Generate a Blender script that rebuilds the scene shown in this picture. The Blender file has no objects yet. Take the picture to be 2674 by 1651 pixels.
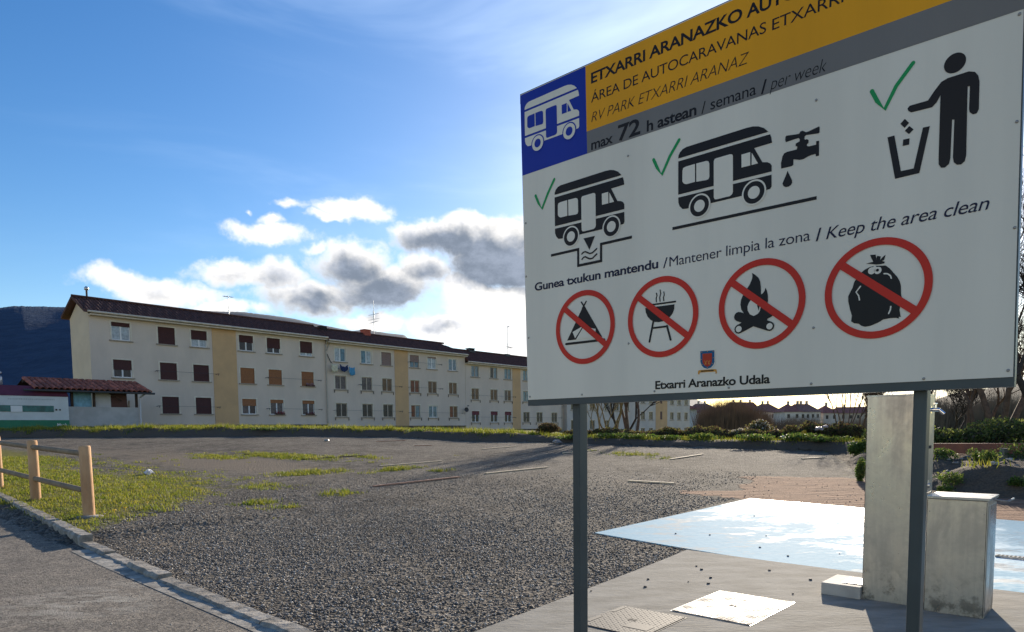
import bpy, bmesh, math, random
import numpy as np
from mathutils import Vector, Matrix
from mathutils.geometry import tessellate_polygon
random.seed(7); rng = np.random.default_rng(11)
R = math.radians
SC = bpy.context.scene
COL = SC.collection
EYE = 1.5

# ---------------------------------------------------------------- camera
FPX, PPX, PPY, IW = 1790.0, 1337.0, 1254.0, 2674.0      # focal length and principal point of the photo
ROLL = math.atan(.0105); PITCH = math.atan(134.5*math.cos(ROLL)/FPX)
R0 = Vector((1, 0, 0)); U0 = Vector((0, math.sin(PITCH), math.cos(PITCH))); FW = Vector((0, math.cos(PITCH), -math.sin(PITCH)))
CR = math.cos(ROLL)*R0 - math.sin(ROLL)*U0; CU = math.sin(ROLL)*R0 + math.cos(ROLL)*U0
cam = bpy.data.cameras.new('camera'); camo = bpy.data.objects.new('camera', cam); COL.objects.link(camo)
cam.sensor_fit = 'HORIZONTAL'; cam.sensor_width = 36; cam.lens = FPX/IW*36
cam.shift_y = (PPY-825.5)/IW; cam.clip_start = .05; cam.clip_end = 9000
camo.matrix_world = Matrix(((CR.x, CU.x, -FW.x, 0), (CR.y, CU.y, -FW.y, 0), (CR.z, CU.z, -FW.z, EYE), (0, 0, 0, 1)))
SC.camera = camo

# ---------------------------------------------------------------- light
SUN_AZ, SUN_EL = R(23.0), R(15.0)
SKY_STRENGTH = .11
SUN_STRENGTH = 5.0
sun = bpy.data.lights.new('sun', 'SUN'); sun.energy = SUN_STRENGTH; sun.angle = R(.6); sun.color = (1, .87, .70)
suno = bpy.data.objects.new('sun', sun); COL.objects.link(suno)
SUND = Vector((math.sin(SUN_AZ)*math.cos(SUN_EL), math.cos(SUN_AZ)*math.cos(SUN_EL), math.sin(SUN_EL)))
suno.rotation_euler = SUND.to_track_quat('Z', 'Y').to_euler(); suno.location = (20, 40, 30)
SC.view_settings.view_transform = 'Standard'; SC.view_settings.look = 'None'
SC.view_settings.exposure = 0.76; SC.view_settings.gamma = 1; SC.view_settings.use_curve_mapping = False
SC.cycles.use_denoising = True
SC.cycles.max_bounces = 6; SC.cycles.transparent_max_bounces = 12; SC.cycles.sample_clamp_indirect = 8

world = bpy.data.worlds.new('World'); SC.world = world; world.use_nodes = True
wt = world.node_tree; wt.nodes.clear()
class G:
    """small node-graph helper"""
    def __init__(s, t): s.t = t
    def n(s, typ, **k):
        nd = s.t.nodes.new(typ)
        for a, b in k.items(): setattr(nd, a, b)
        return nd
    def l(s, a, b): s.t.links.new(a, b)
    def put(s, sock, v):
        if isinstance(v, bpy.types.NodeSocket): s.l(v, sock)
        else: sock.default_value = v
    def m(s, op, a, b=None, c=None, clamp=False):
        nd = s.n('ShaderNodeMath', operation=op, use_clamp=clamp); s.put(nd.inputs[0], a)
        if b is not None: s.put(nd.inputs[1], b)
        if c is not None: s.put(nd.inputs[2], c)
        return nd.outputs[0]
    def v(s, op, a, b=None, out=0):
        nd = s.n('ShaderNodeVectorMath', operation=op); s.put(nd.inputs[0], a)
        if b is not None: s.put(nd.inputs[1], b)
        return nd.outputs[out]
    def ss(s, x, lo, hi, a=0., b=1.):
        nd = s.n('ShaderNodeMapRange', interpolation_type='SMOOTHSTEP')
        s.put(nd.inputs[0], x); nd.inputs[1].default_value = lo; nd.inputs[2].default_value = hi
        nd.inputs[3].default_value = a; nd.inputs[4].default_value = b
        return nd.outputs[0]
    def noise(s, vec, scale, detail=4, rough=.55, dist=0, col=False):
        nd = s.n('ShaderNodeTexNoise'); s.l(vec, nd.inputs['Vector'])
        nd.inputs['Scale'].default_value = scale; nd.inputs['Detail'].default_value = detail
        nd.inputs['Roughness'].default_value = rough; nd.inputs['Distortion'].default_value = dist
        return nd.outputs[1 if col else 0]
    def mix(s, f, a, b, mode='MIX'):
        nd = s.n('ShaderNodeMix', data_type='RGBA', blend_type=mode)
        s.put(nd.inputs[0], f); s.put(nd.inputs[6], a); s.put(nd.inputs[7], b)
        return nd.outputs[2]
def c4(c): return (c[0], c[1], c[2], 1)

g = G(wt)
tc = g.n('ShaderNodeTexCoord').outputs['Generated']
sky = g.n('ShaderNodeTexSky', sky_type='NISHITA'); sky.sun_disc = False
sky.sun_elevation = SUN_EL; sky.sun_rotation = SUN_AZ; sky.altitude = 500; sky.air_density = 1.0; sky.dust_density = .6; sky.ozone_density = 2.0
skyc = g.n('ShaderNodeVectorMath', operation='SCALE'); g.l(sky.outputs[0], skyc.inputs[0]); skyc.inputs[3].default_value = SKY_STRENGTH
hs_ = g.n('ShaderNodeHueSaturation'); hs_.inputs['Saturation'].default_value = 1.34; hs_.inputs['Hue'].default_value = .508; g.l(skyc.outputs[0], hs_.inputs['Color'])
skyb = hs_.outputs[0]
nrm = g.v('NORMALIZE', tc)
sep = g.n('ShaderNodeSeparateXYZ'); g.l(nrm, sep.inputs[0])
az = g.m('ARCTAN2', sep.outputs[0], sep.outputs[1]); el = g.m('ARCSINE', sep.outputs[2])
ae = g.n('ShaderNodeCombineXYZ'); g.l(az, ae.inputs[0]); g.l(el, ae.inputs[1])
# thin bright veil of high cloud around the sun (its aureole), a natural part of this sky
sd = g.v('DOT_PRODUCT', nrm, tuple(SUND), out=1)
aur = g.m('POWER', g.m('MAXIMUM', sd, 0.), 11.)
aur2 = g.m('POWER', g.m('MAXIMUM', sd, 0.), 40.)
stretch = g.v('MULTIPLY', nrm, (1.0, 1.6, 5.0))
veil = g.noise(stretch, 2.2, 5, .55, .6)
vm = g.m('MULTIPLY', g.ss(veil, .35, .75), .55)
aurw = g.m('POWER', g.m('MAXIMUM', sd, 0.), 3.2)
vfac = g.m('ADD', g.m('MULTIPLY', g.m('ADD', vm, .20), aur), g.m('MULTIPLY', g.ss(veil, .46, .78), g.m('MULTIPLY', aurw, .34)), clamp=True)
skyv = g.mix(vfac, skyb, (.50, .64, .86, 1))
glow = g.n('ShaderNodeVectorMath', operation='SCALE'); glow.inputs[0].default_value = (1.0, .96, .9); g.l(g.m('MULTIPLY', aur2, .5), glow.inputs[3])
skyv = g.v('ADD', skyv, glow.outputs[0])
def px_dir(x, y):         # photograph position in the 2449-wide view -> azimuth, elevation of that piece of sky
    u, v = x*1.0919, y*1.0919
    r = (FW*FPX + CR*(u-PPX) + CU*(PPY-v)).normalized()
    return math.atan2(r.x, r.y), math.asin(r.z)
# cumulus: azimuth/elevation centres, radii (rad), body, greyness
CL = [(845,508,88,34,1.0,0),(800,522,75,16,.8,0),(640,560,118,30,1.0,0),(650,538,48,24,1.0,0),(695,492,46,14,.6,0),(600,508,15,10,.6,0),
      (265,668,95,34,1.05,.2),(390,705,150,44,1.1,.3),(540,742,120,24,.9,.1),
      (560,655,110,40,1.15,.5),(655,662,85,50,1.25,.7),(740,712,160,44,1.2,.9),
      (850,640,110,62,1.3,1.15),(930,690,150,66,1.45,1.35),(1010,650,70,46,1.2,1.0),(765,600,34,20,.7,.1),
      (1070,575,140,50,1.35,1.3),(1190,600,130,84,1.6,1.7),(1330,600,170,100,1.6,1.6),(980,560,60,28,.9,.4),(1120,532,80,26,1.0,.2),
      (1130,705,110,50,1.2,.15),(1240,740,140,70,1.5,.1),(1090,780,130,34,1.3,.2),(1060,770,60,20,1.1,.75),(900,768,90,26,1.1,.1),(1300,800,200,70,1.6,.1)]
nz = g.noise(g.v('MULTIPLY', nrm, (1, 1, 1.35)), 13, 9, .62, .25)
nz2 = g.noise(g.v('ADD', nrm, (3.1, 1.7, .4)), 30, 6, .6)
nzz = g.m('SUBTRACT', g.m('ADD', g.m('MULTIPLY', nz, .68), g.m('MULTIPLY', nz2, .32)), .5)
warp = g.v('SCALE', g.v('SUBTRACT', g.noise(nrm, 16, 4, .6, 0, True), (.5, .5, .5))); warp.node.inputs[3].default_value = .045
aew = g.v('ADD', ae.outputs[0], warp)
body = grey = None
for (x, y, rx, ry, w, gr) in CL:
    rx *= 1.14; ry *= 1.16
    a0, e0 = px_dir(x, y); a1, _ = px_dir(x+rx, y); _, e1 = px_dir(x, y-ry)
    d = g.v('MULTIPLY', g.v('SUBTRACT', aew, (a0, e0, 0)), (1/(a1-a0), 1/(e1-e0), 0))
    ln = g.v('LENGTH', d, out=1)
    k = g.m('SUBTRACT', 1.0, ln)
    b_ = g.m('MULTIPLY', k, w)
    body = b_ if body is None else g.m('MAXIMUM', body, b_)
    if gr:
        d2 = g.v('MULTIPLY', g.v('SUBTRACT', aew, (a0, e0-.22*(e1-e0), 0)), (.92/(a1-a0), 1/(e1-e0), 0))
        k2 = g.m('SUBTRACT', 1.0, g.v('LENGTH', d2, out=1))
        g_ = g.m('MULTIPLY', k2, gr)
        grey = g_ if grey is None else g.m('MAXIMUM', grey, g_)
# loose cumulus over the rest of the sky (behind and beside the photographer), same kind of cloud, added to lift the ambient light
wide = g.noise(g.v('MULTIPLY', nrm, (1, 1, 1.8)), 2.6, 8, .6, .2)
off = g.ss(g.m('ABSOLUTE', g.m('ADD', az, -.05)), .85, 1.3)
lowc = g.ss(sep.outputs[2], .75, .45)
elsew = g.m('SUBTRACT', g.m('MULTIPLY', g.m('SUBTRACT', wide, .47), 5.), g.m('MULTIPLY', g.m('SUBTRACT', 1., g.m('MULTIPLY', off, lowc)), 6.))
body = g.m('MAXIMUM', body, elsew)
dens = g.m('ADD', body, g.m('MULTIPLY', nzz, 2.3))
alpha = g.ss(dens, .0, .66)
gfac = g.ss(g.m('ADD', grey, g.m('MULTIPLY', nzz, 1.8)), .0, 1.0)
toward = g.ss(sd, -.3, .95)
white = g.mix(toward, (.54, .535, .53, 1), (.80, .775, .74, 1))
cl = g.mix(gfac, white, (.145, .175, .225, 1))
lump_ = g.ss(g.noise(g.v('MULTIPLY', nrm, (1, 1, 1.6)), 19, 7, .65), .38, .68)
soft = g.mix(g.m('MULTIPLY', g.ss(dens, .2, .9), g.m('MULTIPLY', lump_, .62)), cl, g.mix(.5, cl, (.42, .47, .58, 1)))
out = g.mix(alpha, skyv, soft)
bg = g.n('ShaderNodeBackground'); bg.inputs[1].default_value = 1.0; g.l(out, bg.inputs[0])
wo = g.n('ShaderNodeOutputWorld'); g.l(bg.outputs[0], wo.inputs[0])

# ---------------------------------------------------------------- frames of the place
SA = math.atan2(-.67548536, .7373734)        # site grid: local x runs along the sign, local y away from it
DS = Vector((.7373734, -.67548536, 0)); BS = Vector((.67548536, .7373734, 0))
FA = math.atan2(.76372604, .6455405)         # terrace of flats: local x along the facades, local y into the buildings
FD = Vector((.6455405, .76372604, 0)); FN = Vector((-.76372604, .6455405, 0)); FP = Vector((-28.0326, 54.5, 0))
def site(a, c, z=0): return DS*a + BS*c + Vector((0, 0, z))
def gz0(y):
    t = np.maximum(0, np.asarray(y, float)-7); return .041*t*t/(t+3)
def _edge(u, v):
    r = FW*FPX + CR*(u-PPX) + CU*(PPY-v); t = 1/FPX
    while t < .08:
        p = r*t
        if p.z+EYE < float(gz0(p.y)): break
        t *= 1.002
    return (p.x*DS.x+p.y*DS.y, p.x*BS.x+p.y*BS.y)
EDGE_MID = [_edge(u, v) for u, v in ((300, 1143), (600, 1141), (800, 1140), (1029, 1143), (1229, 1153), (1472, 1158), (1760, 1168), (2000, 1174), (2160, 1181))]
EDGE = [(-75, -1), (-57, 3.0), (-49.6, 8.6)]+EDGE_MID+[(-6.2, 21.0), (-4.6, 16.8), (-2.6, 14.9), (-1.5, 15.1), (1, 15.8), (8, 16.5), (40, 18)]
EW = np.array([site(a, c)[:2] for a, c in EDGE])
def edge_dist(x, y):      # signed distance to the edge of the gravel lot, positive beyond it
    x = np.asarray(x, float); y = np.asarray(y, float); best = np.full(x.shape, 1e9); sgn = np.ones(x.shape)
    for (x0, y0), (x1, y1) in zip(EW[:-1], EW[1:]):
        dx, dy = x1-x0, y1-y0; L = dx*dx+dy*dy
        t = np.clip(((x-x0)*dx+(y-y0)*dy)/L, 0, 1)
        d = np.hypot(x-(x0+t*dx), y-(y0+t*dy)); s = np.sign(dx*(y-y0)-dy*(x-x0))
        m = d < best; best = np.where(m, d, best); sgn = np.where(m, s, sgn)
    return best*sgn
def sstep(t): t = np.clip(t, 0, 1); return t*t*(3-2*t)
def lump(x, y, s=1., k=0):
    return (np.sin(x*1.3*s+k)*np.cos(y*1.7*s+1.3*k)+.6*np.sin(x*2.9*s+y*2.3*s+k)+.4*np.sin(x*5.3*s-y*4.1*s+2*k))/2
def gz(x, y):
    x = np.asarray(x, float); y = np.asarray(y, float)
    d = edge_dist(x, y)
    a = x*DS.x+y*DS.y; c = x*BS.x+y*BS.y
    d = d+np.where((y > 17) & (d > -3), lump(x, y, .8, 6.)*.38, 0)
    z = gz0(y)
    bank = .47*sstep(d/1.3)
    rough = np.where(d > .1, lump(x, y, 1., 2.)*.07*sstep(d/.8), 0)
    near = np.exp(-((x-13)**2+(y-16)**2)/60.)
    rough = rough + np.where(d > .1, lump(x, y, 1.6, 4.)*.13*near*sstep(d/.8), 0)
    z = z + bank + rough
    s = (x-FP.x)*FD.x+(y-FP.y)*FD.y
    k_ = x/np.maximum(y, 1.)
    cap = np.interp(k_, [-.5, -.3, -.16, .0, .08, .2, .37, .6], [1.95, 1.72, 1.5, 1.32, 1.12, 1.0, .96, .96])
    drop = sstep((y-44)/14.)*sstep((k_-.05)/.12)
    cap = cap*(1-drop)-1.2*drop
    zz_ = cap-np.log1p(np.exp(np.clip((cap-z)*12, -40, 40)))/12+.0
    z = np.where(d > 0, np.minimum(z, zz_*sstep(d/.8)+z*(1-sstep(d/.8))), z)
    z = z+np.where(d > 1.2, lump(x, y, 1., 2.)*.04, 0)
    # soil raised behind the full-height kerb
    kz = .10*sstep((c-2.72)/.12)*sstep((-10.1-a)/.5)*(1-sstep((c-4)/3.))
    z = z + kz
    # slight unevenness of the gravel
    m = (d < 0) & (c > 3.0) & ((a < -6.0) | (c > 13.2))
    z = z + np.where(m, lump(x, y, .35, 1.)*.02*sstep((y-9)/4.), 0)
    return z
def gzz(x, y): return float(gz(np.array([x]), np.array([y]))[0])
def at(u, D, v=None):      # a point D metres ahead in the photo's column u (and row v)
    r = FW*FPX + CR*(u-PPX) + CU*(PPY-(v if v is not None else 1119.5-.0105*(u-PPX)))
    p = r*(D/r.y); return Vector((p.x, p.y, p.z+EYE))

# ---------------------------------------------------------------- object helpers
def tag(o, label=None, cat=None, group=None, kind=None):
    if label: o['label'] = label
    if cat: o['category'] = cat
    if group: o['group'] = group
    if kind: o['kind'] = kind
    return o
def thing(name, label, cat, loc=(0, 0, 0), rotz=0, group=None):
    o = bpy.data.objects.new(name, None); COL.objects.link(o); o.empty_display_size = .2
    o.location = loc; o.rotation_euler = (0, 0, rotz); tag(o, label, cat, group); return o
def link(name, me, parent=None, loc=None, rot=None, scale=None):
    o = bpy.data.objects.new(name, me); COL.objects.link(o)
    if parent is not None: o.parent = parent
    if loc is not None: o.location = loc
    if rot is not None: o.rotation_euler = rot
    if scale is not None: o.scale = scale
    return o
class MB:
    def __init__(s): s.v = []; s.f = []; s.mi = []; s.sm = []
    def add(s, vs, fs, mi=0, smooth=False):
        n = len(s.v); s.v += [tuple(p) for p in vs]
        for f in fs: s.f.append(tuple(i+n for i in f)); s.mi.append(mi); s.sm.append(smooth)
        return s
    def box(s, x0, x1, y0, y1, z0, z1, mi=0):
        return s.add([(x0, y0, z0), (x1, y0, z0), (x1, y1, z0), (x0, y1, z0), (x0, y0, z1), (x1, y0, z1), (x1, y1, z1), (x0, y1, z1)],
                     [(0, 3, 2, 1), (4, 5, 6, 7), (0, 1, 5, 4), (1, 2, 6, 5), (2, 3, 7, 6), (3, 0, 4, 7)], mi)
    def quad(s, a, b, c, d, mi=0): return s.add([a, b, c, d], [(0, 1, 2, 3)], mi)
    def tube(s, p0, p1, r0, r1=None, n=8, mi=0, caps=True, smooth=True):
        r1 = r0 if r1 is None else r1
        p0, p1 = Vector(p0), Vector(p1); d = (p1-p0)
        if d.length < 1e-6: return s
        d.normalize(); u = d.orthogonal().normalized(); w = d.cross(u)
        vs = []
        for p, r in ((p0, r0), (p1, r1)):
            for i in range(n):
                t = 2*math.pi*i/n; vs.append(p+u*math.cos(t)*r+w*math.sin(t)*r)
        s.add(vs, [(i, (i+1) % n, n+(i+1) % n, n+i) for i in range(n)], mi, smooth)
        if caps: s.add(vs, [tuple(range(n))[::-1], tuple(range(n, 2*n))], mi)
        return s
    def path(s, pts, r, n=6, mi=0):
        for a, b in zip(pts[:-1], pts[1:]): s.tube(a, b, r, r, n, mi)
        return s
    def lathe(s, prof, cx=0, cy=0, n=16, mi=0, smooth=True):
        vs = []
        for (r, z) in prof:
            for i in range(n):
                t = 2*math.pi*i/n; vs.append((cx+r*math.cos(t), cy+r*math.sin(t), z))
        fs = []
        for k in range(len(prof)-1):
            for i in range(n): fs.append((k*n+i, k*n+(i+1) % n, (k+1)*n+(i+1) % n, (k+1)*n+i))
        s.add(vs, fs, mi, smooth); return s
    def mesh(s, name, mats):
        me = bpy.data.meshes.new(name); me.from_pydata(s.v, [], s.f)
        for m in (mats if isinstance(mats, (list, tuple)) else [mats]): me.materials.append(m)
        me.polygons.foreach_set('material_index', s.mi); me.polygons.foreach_set('use_smooth', s.sm); me.update(); return me
    def build(s, name, mats, parent=None, loc=None, rot=None, bevel=0):
        o = link(name, s.mesh(name, mats), parent, loc, rot)
        if bevel:
            b = o.modifiers.new('bevel', 'BEVEL'); b.width = bevel; b.segments = 2; b.limit_method = 'ANGLE'; b.angle_limit = R(40)
        return o
def np_mesh(name, V, F, mat, smooth=False, fcol=None):
    """fast mesh from numpy arrays: V (n,3), F (m,k)"""
    me = bpy.data.meshes.new(name); V = np.ascontiguousarray(V, np.float32); F = np.ascontiguousarray(F, np.int32)
    k = F.shape[1]; me.vertices.add(len(V)); me.vertices.foreach_set('co', V.ravel())
    me.loops.add(F.size); me.loops.foreach_set('vertex_index', F.ravel())
    me.polygons.add(len(F)); me.polygons.foreach_set('loop_start', np.arange(0, F.size, k, dtype=np.int32))
    me.polygons.foreach_set('loop_total', np.full(len(F), k, np.int32))
    if smooth: me.polygons.foreach_set('use_smooth', np.ones(len(F), bool))
    for m in (mat if isinstance(mat, (list, tuple)) else [mat]): me.materials.append(m)
    me.update(calc_edges=True); me.validate(); return me

# ---------------------------------------------------------------- materials
def mat(name, col, rough=.8, var=.0, scale=5, metal=0, bump=0, bscale=None, col2=None, spec=.5, detail=5, coat=0, transl=0, stretch=None, rvar=0, random_var=0):
    m = bpy.data.materials.new(name); m.use_nodes = True; t = m.node_tree; p = t.nodes['Principled BSDF']; q = G(t)
    p.inputs['Roughness'].default_value = rough; p.inputs['Metallic'].default_value = metal
    p.inputs['Specular IOR Level'].default_value = spec; p.inputs['Coat Weight'].default_value = coat
    pos = q.n('ShaderNodeNewGeometry').outputs['Position']
    if stretch: pos = q.v('MULTIPLY', pos, stretch)
    c = c4(col)
    if var or col2:
        nn = q.noise(pos, scale, detail, .6)
        c2 = c4(col2) if col2 else c4([x*(1-var) for x in col]); c1 = c4(col) if col2 else c4([min(1, x*(1+var)) for x in col])
        c = q.mix(q.ss(nn, .32, .68), c1, c2)
        if rvar: q.l(q.ss(nn, .3, .7, rough-rvar, rough+rvar), p.inputs['Roughness'])
    if random_var:
        oi = q.n('ShaderNodeObjectInfo').outputs['Random']
        hs = q.n('ShaderNodeHueSaturation'); q.l(q.ss(oi, 0, 1, 1-random_var, 1+random_var), hs.inputs['Value']); q.put(hs.inputs['Color'], c); c = hs.outputs[0]
    q.put(p.inputs['Base Color'], c)
    if bump:
        b = q.n('ShaderNodeBump'); b.inputs['Strength'].default_value = 1; b.inputs['Distance'].default_value = bump
        q.l(q.noise(pos, bscale or scale*3, 5, .6), b.inputs['Height']); q.l(b.outputs[0], p.inputs['Normal'])
    if transl:
        tr = q.n('ShaderNodeBsdfTranslucent'); mx = q.n('ShaderNodeMixShader'); mx.inputs[0].default_value = transl
        q.put(tr.inputs[0], c); q.l(p.outputs[0], mx.inputs[1]); q.l(tr.outputs[0], mx.inputs[2]); q.l(mx.outputs[0], t.nodes['Material Output'].inputs[0])
    return m

# ================================================================ GROUND
def ramp(lo, hi, step): return list(np.arange(lo, hi, step))
ys = [-60, -30, -15] + ramp(-8, 3, 1.) + ramp(3, 14, .2) + ramp(14, 46, .28) + ramp(46, 140, 2.) + [145, 160, 190, 240, 320, 450, 700, 1100, 1800, 3000, 5000]
xs = [-5000, -2500, -1200, -600, -300, -160, -100, -75] + ramp(-60, -22, .9) + ramp(-22, 18, .3) + ramp(18, 60, 1.5) + [65, 80, 100, 140, 200, 300, 600, 1200, 2500, 5000]
X, Y = np.meshgrid(np.array(xs), np.array(ys)); Z = gz(X, Y)
A_ = X*DS.x+Y*DS.y; C_ = X*BS.x+Y*BS.y; D_ = edge_dist(X, Y)
def gauss(a, c, a0, c0, ra, rc): return np.exp(-((a-a0)/ra)**2-((c-c0)/rc)**2)
def grass_cover(x, y):
    a = x*DS.x+y*DS.y; c = x*BS.x+y*BS.y; d = edge_dist(x, y)
    # strip beside the fence, thinning towards the gravel
    wid = np.interp(a, [-40, -29, -24, -17.5, -14, -12, -10.6, -10.0], [9.2, 9.4, 10.6, 9.8, 8.0, 6.1, 4.4, 2.9])
    g1 = sstep((wid-c)/3.4)*(1-.30*sstep((c-4.5)/3))*sstep((c-2.85)/.1)*sstep((-10.1-a)/.4)
    g1 = g1*(1-.55*gauss(a, c, -23, 7.0, 4, 2.0))
    p = np.zeros_like(g1)
    for (a0, c0, ra, rc, w) in [(-22.5, 12.5, 3.6, .9, .9), (-24.5, 11.0, 2.5, .9, .8), (-19.6, 13.9, 1.6, .5, .7), (-16.6, 9.9, .9, 1.6, .75), (-15.3, 11.9, .55, .9, .8), (-14.0, 12.4, .5, .5, .7),
                                (-12.0, 7.9, .5, .5, .8), (-11.9, 6.1, .35, .45, .9), (-11.1, 6.2, .3, .4, .8), (-14.6, 7.4, 1.0, .7, .7), (-12.9, 20.2, 1.6, 1.0, .6), (-11.2, 19.2, .8, .8, .5), (-15.2, 20.8, .6, .6, .5), (-17.5, 16.3, .4, .4, .5)]:
        p = np.maximum(p, w*gauss(a, c, a0, c0, ra, rc))
    edge = .75*np.exp(-((d+.1)/.35)**2)
    g = np.maximum(np.maximum(g1, p), np.where(d > -1, edge*.5, 0))
    return g, d
GR, _ = grass_cover(X, Y)
bank_grass = sstep((D_-1.0)/.35)
rightbank = np.exp(-((X-13)**2+(Y-14)**2)/45.)
bank_grass = bank_grass*(1-.8*np.clip(rightbank*1.6, 0, 1))
soil = sstep((D_+.15)/.3)
sand = sstep((A_+6.7+.35*np.sin(C_*1.7)+.25*np.sin(C_*4.1))/.5)*sstep((C_-12.1)/.3)*sstep((17.2+.4*np.sin(A_*2.2)-C_)/1.2)*(D_ < .35)
dust = np.clip(gauss(A_, C_, -21.5, 10.2, 3.4, 1.2)*.9 + gauss(A_, C_, -27, 9.5, 14, 2.6)*.55+gauss(A_, C_, -8.2, 13.2, 1.4, .5)*.6+gauss(A_, C_, -9.4, 3.5, 1.2, .4), 0, 1)
ny, nx = X.shape
V = np.stack([X.ravel(), Y.ravel(), Z.ravel()], 1)
idx = np.arange(nx*ny).reshape(ny, nx)
F = np.stack([idx[:-1, :-1].ravel(), idx[:-1, 1:].ravel(), idx[1:, 1:].ravel(), idx[1:, :-1].ravel()], 1)
def ground_material():
    m = bpy.data.materials.new('ground_cover'); m.use_nodes = True; t = m.node_tree; p = t.nodes['Principled BSDF']; q = G(t)
    pos = q.n('ShaderNodeNewGeometry').outputs['Position']
    at_ = q.n('ShaderNodeAttribute', attribute_name='cover'); sp = q.n('ShaderNodeSeparateColor'); q.l(at_.outputs['Color'], sp.inputs[0])
    at2 = q.n('ShaderNodeAttribute', attribute_name='cover2'); sp2 = q.n('ShaderNodeSeparateColor'); q.l(at2.outputs['Color'], sp2.inputs[0])
    def vor(scale, feat='F1'):
        v = q.n('ShaderNodeTexVoronoi', feature=feat); v.inputs['Scale'].default_value = scale; q.l(pos, v.inputs['Vector']); return v
    v1 = vor(36); v2 = vor(17); v3 = vor(7.5)
    def rnd(v, lo, hi, a, b):
        s_ = q.n('ShaderNodeSeparateColor'); q.l(v.outputs['Color'], s_.inputs[0]); return q.ss(s_.outputs[0], lo, hi, a, b)
    stone = q.m('ADD', q.m('MULTIPLY', rnd(v1, .1, .95, .5, 1.7), .5), q.m('MULTIPLY', rnd(v2, .1, .95, .55, 1.6), .5))
    stone = q.m('MULTIPLY', stone, rnd(v3, 0, 1, .82, 1.2))
    big = q.noise(pos, .35, 5, .6); mid = q.noise(pos, 2.2, 5, .6)
    tone = q.mix(q.ss(big, .38, .62), (.082, .072, .059, 1), (.148, .130, .104, 1))
    tone = q.mix(q.ss(mid, .42, .66), tone, (.158, .139, .114, 1))
    gcol = q.mix(1., tone, stone, 'MULTIPLY')
    fine = q.noise(pos, 25, 6, .7)
    dustc = q.mix(q.ss(fine, .3, .7), (.235, .19, .14, 1), (.165, .135, .10, 1))
    df = q.m('MULTIPLY', q.ss(q.m('ADD', sp2.outputs[0], q.m('MULTIPLY', q.m('SUBTRACT', mid, .5), 1.3)), .25, .7), .85)
    gcol = q.mix(df, gcol, dustc)
    wave = q.noise(q.v('MULTIPLY', pos, (1., 4.5, 1)), 1.6, 6, .6)
    sandc = q.mix(q.ss(wave, .35, .65), (.36, .205, .125, 1), (.22, .125, .078, 1))
    sf = q.ss(q.m('ADD', sp.outputs[1], q.m('MULTIPLY', q.m('SUBTRACT', q.noise(pos, 2.5, 6, .65), .5), 1.2)), .42, .56)
    col = q.mix(sf, gcol, sandc)
    soilc = q.mix(q.ss(fine, .3, .7), (.15, .112, .078, 1), (.085, .064, .046, 1))
    bl = q.ss(q.m('ADD', sp.outputs[2], q.m('MULTIPLY', q.m('SUBTRACT', fine, .5), .9)), .4, .65)
    col = q.mix(bl, col, soilc)
    n3 = q.noise(pos, 5.5, 6, .65)
    gf = q.ss(q.m('ADD', sp.outputs[0], q.m('MULTIPLY', q.m('SUBTRACT', n3, .5), 1.5)), .40, .62)
    grassc = q.mix(q.ss(q.noise(pos, 9, 5, .6), .35, .65), (.13, .14, .022, 1), (.19, .165, .045, 1))
    col = q.mix(gf, col, grassc)
    q.l(col, p.inputs['Base Color']); p.inputs['Roughness'].default_value = .95; p.inputs['Specular IOR Level'].default_value = .12
    h = q.m('ADD', q.m('MULTIPLY', v1.outputs['Distance'], -.016), q.m('MULTIPLY', v2.outputs['Distance'], -.03))
    h = q.m('ADD', h, q.m('MULTIPLY', rnd(v2, 0, 1, 0, 1), .008))
    h2 = q.m('ADD', q.m('MULTIPLY', wave, .06), q.m('MULTIPLY', fine, .02))
    hm = q.n('ShaderNodeMix', data_type='FLOAT'); q.l(q.m('MAXIMUM', sf, bl), hm.inputs[0]); q.l(h, hm.inputs[2]); q.l(h2, hm.inputs[3])
    b = q.n('ShaderNodeBump'); b.inputs['Strength'].default_value = 1; b.inputs['Distance'].default_value = 1.0; q.l(hm.outputs[0], b.inputs['Height'])
    q.l(b.outputs[0], p.inputs['Normal'])
    return m
M_GROUND = ground_material()
gme = np_mesh('ground', V, F, M_GROUND, smooth=True)
for nm, arr in (('cover', (np.maximum(GR, bank_grass*.9), sand, soil*(1-.0*bank_grass))), ('cover2', (dust, dust*0, dust*0))):
    at_ = gme.color_attributes.new(nm, 'FLOAT_COLOR', 'POINT')
    at_.data.foreach_set('color', np.stack([arr[0].ravel(), arr[1].ravel(), arr[2].ravel(), np.ones(X.size)], 1).astype(np.float32).ravel())
tag(link('ground', gme), kind='structure')

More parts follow.
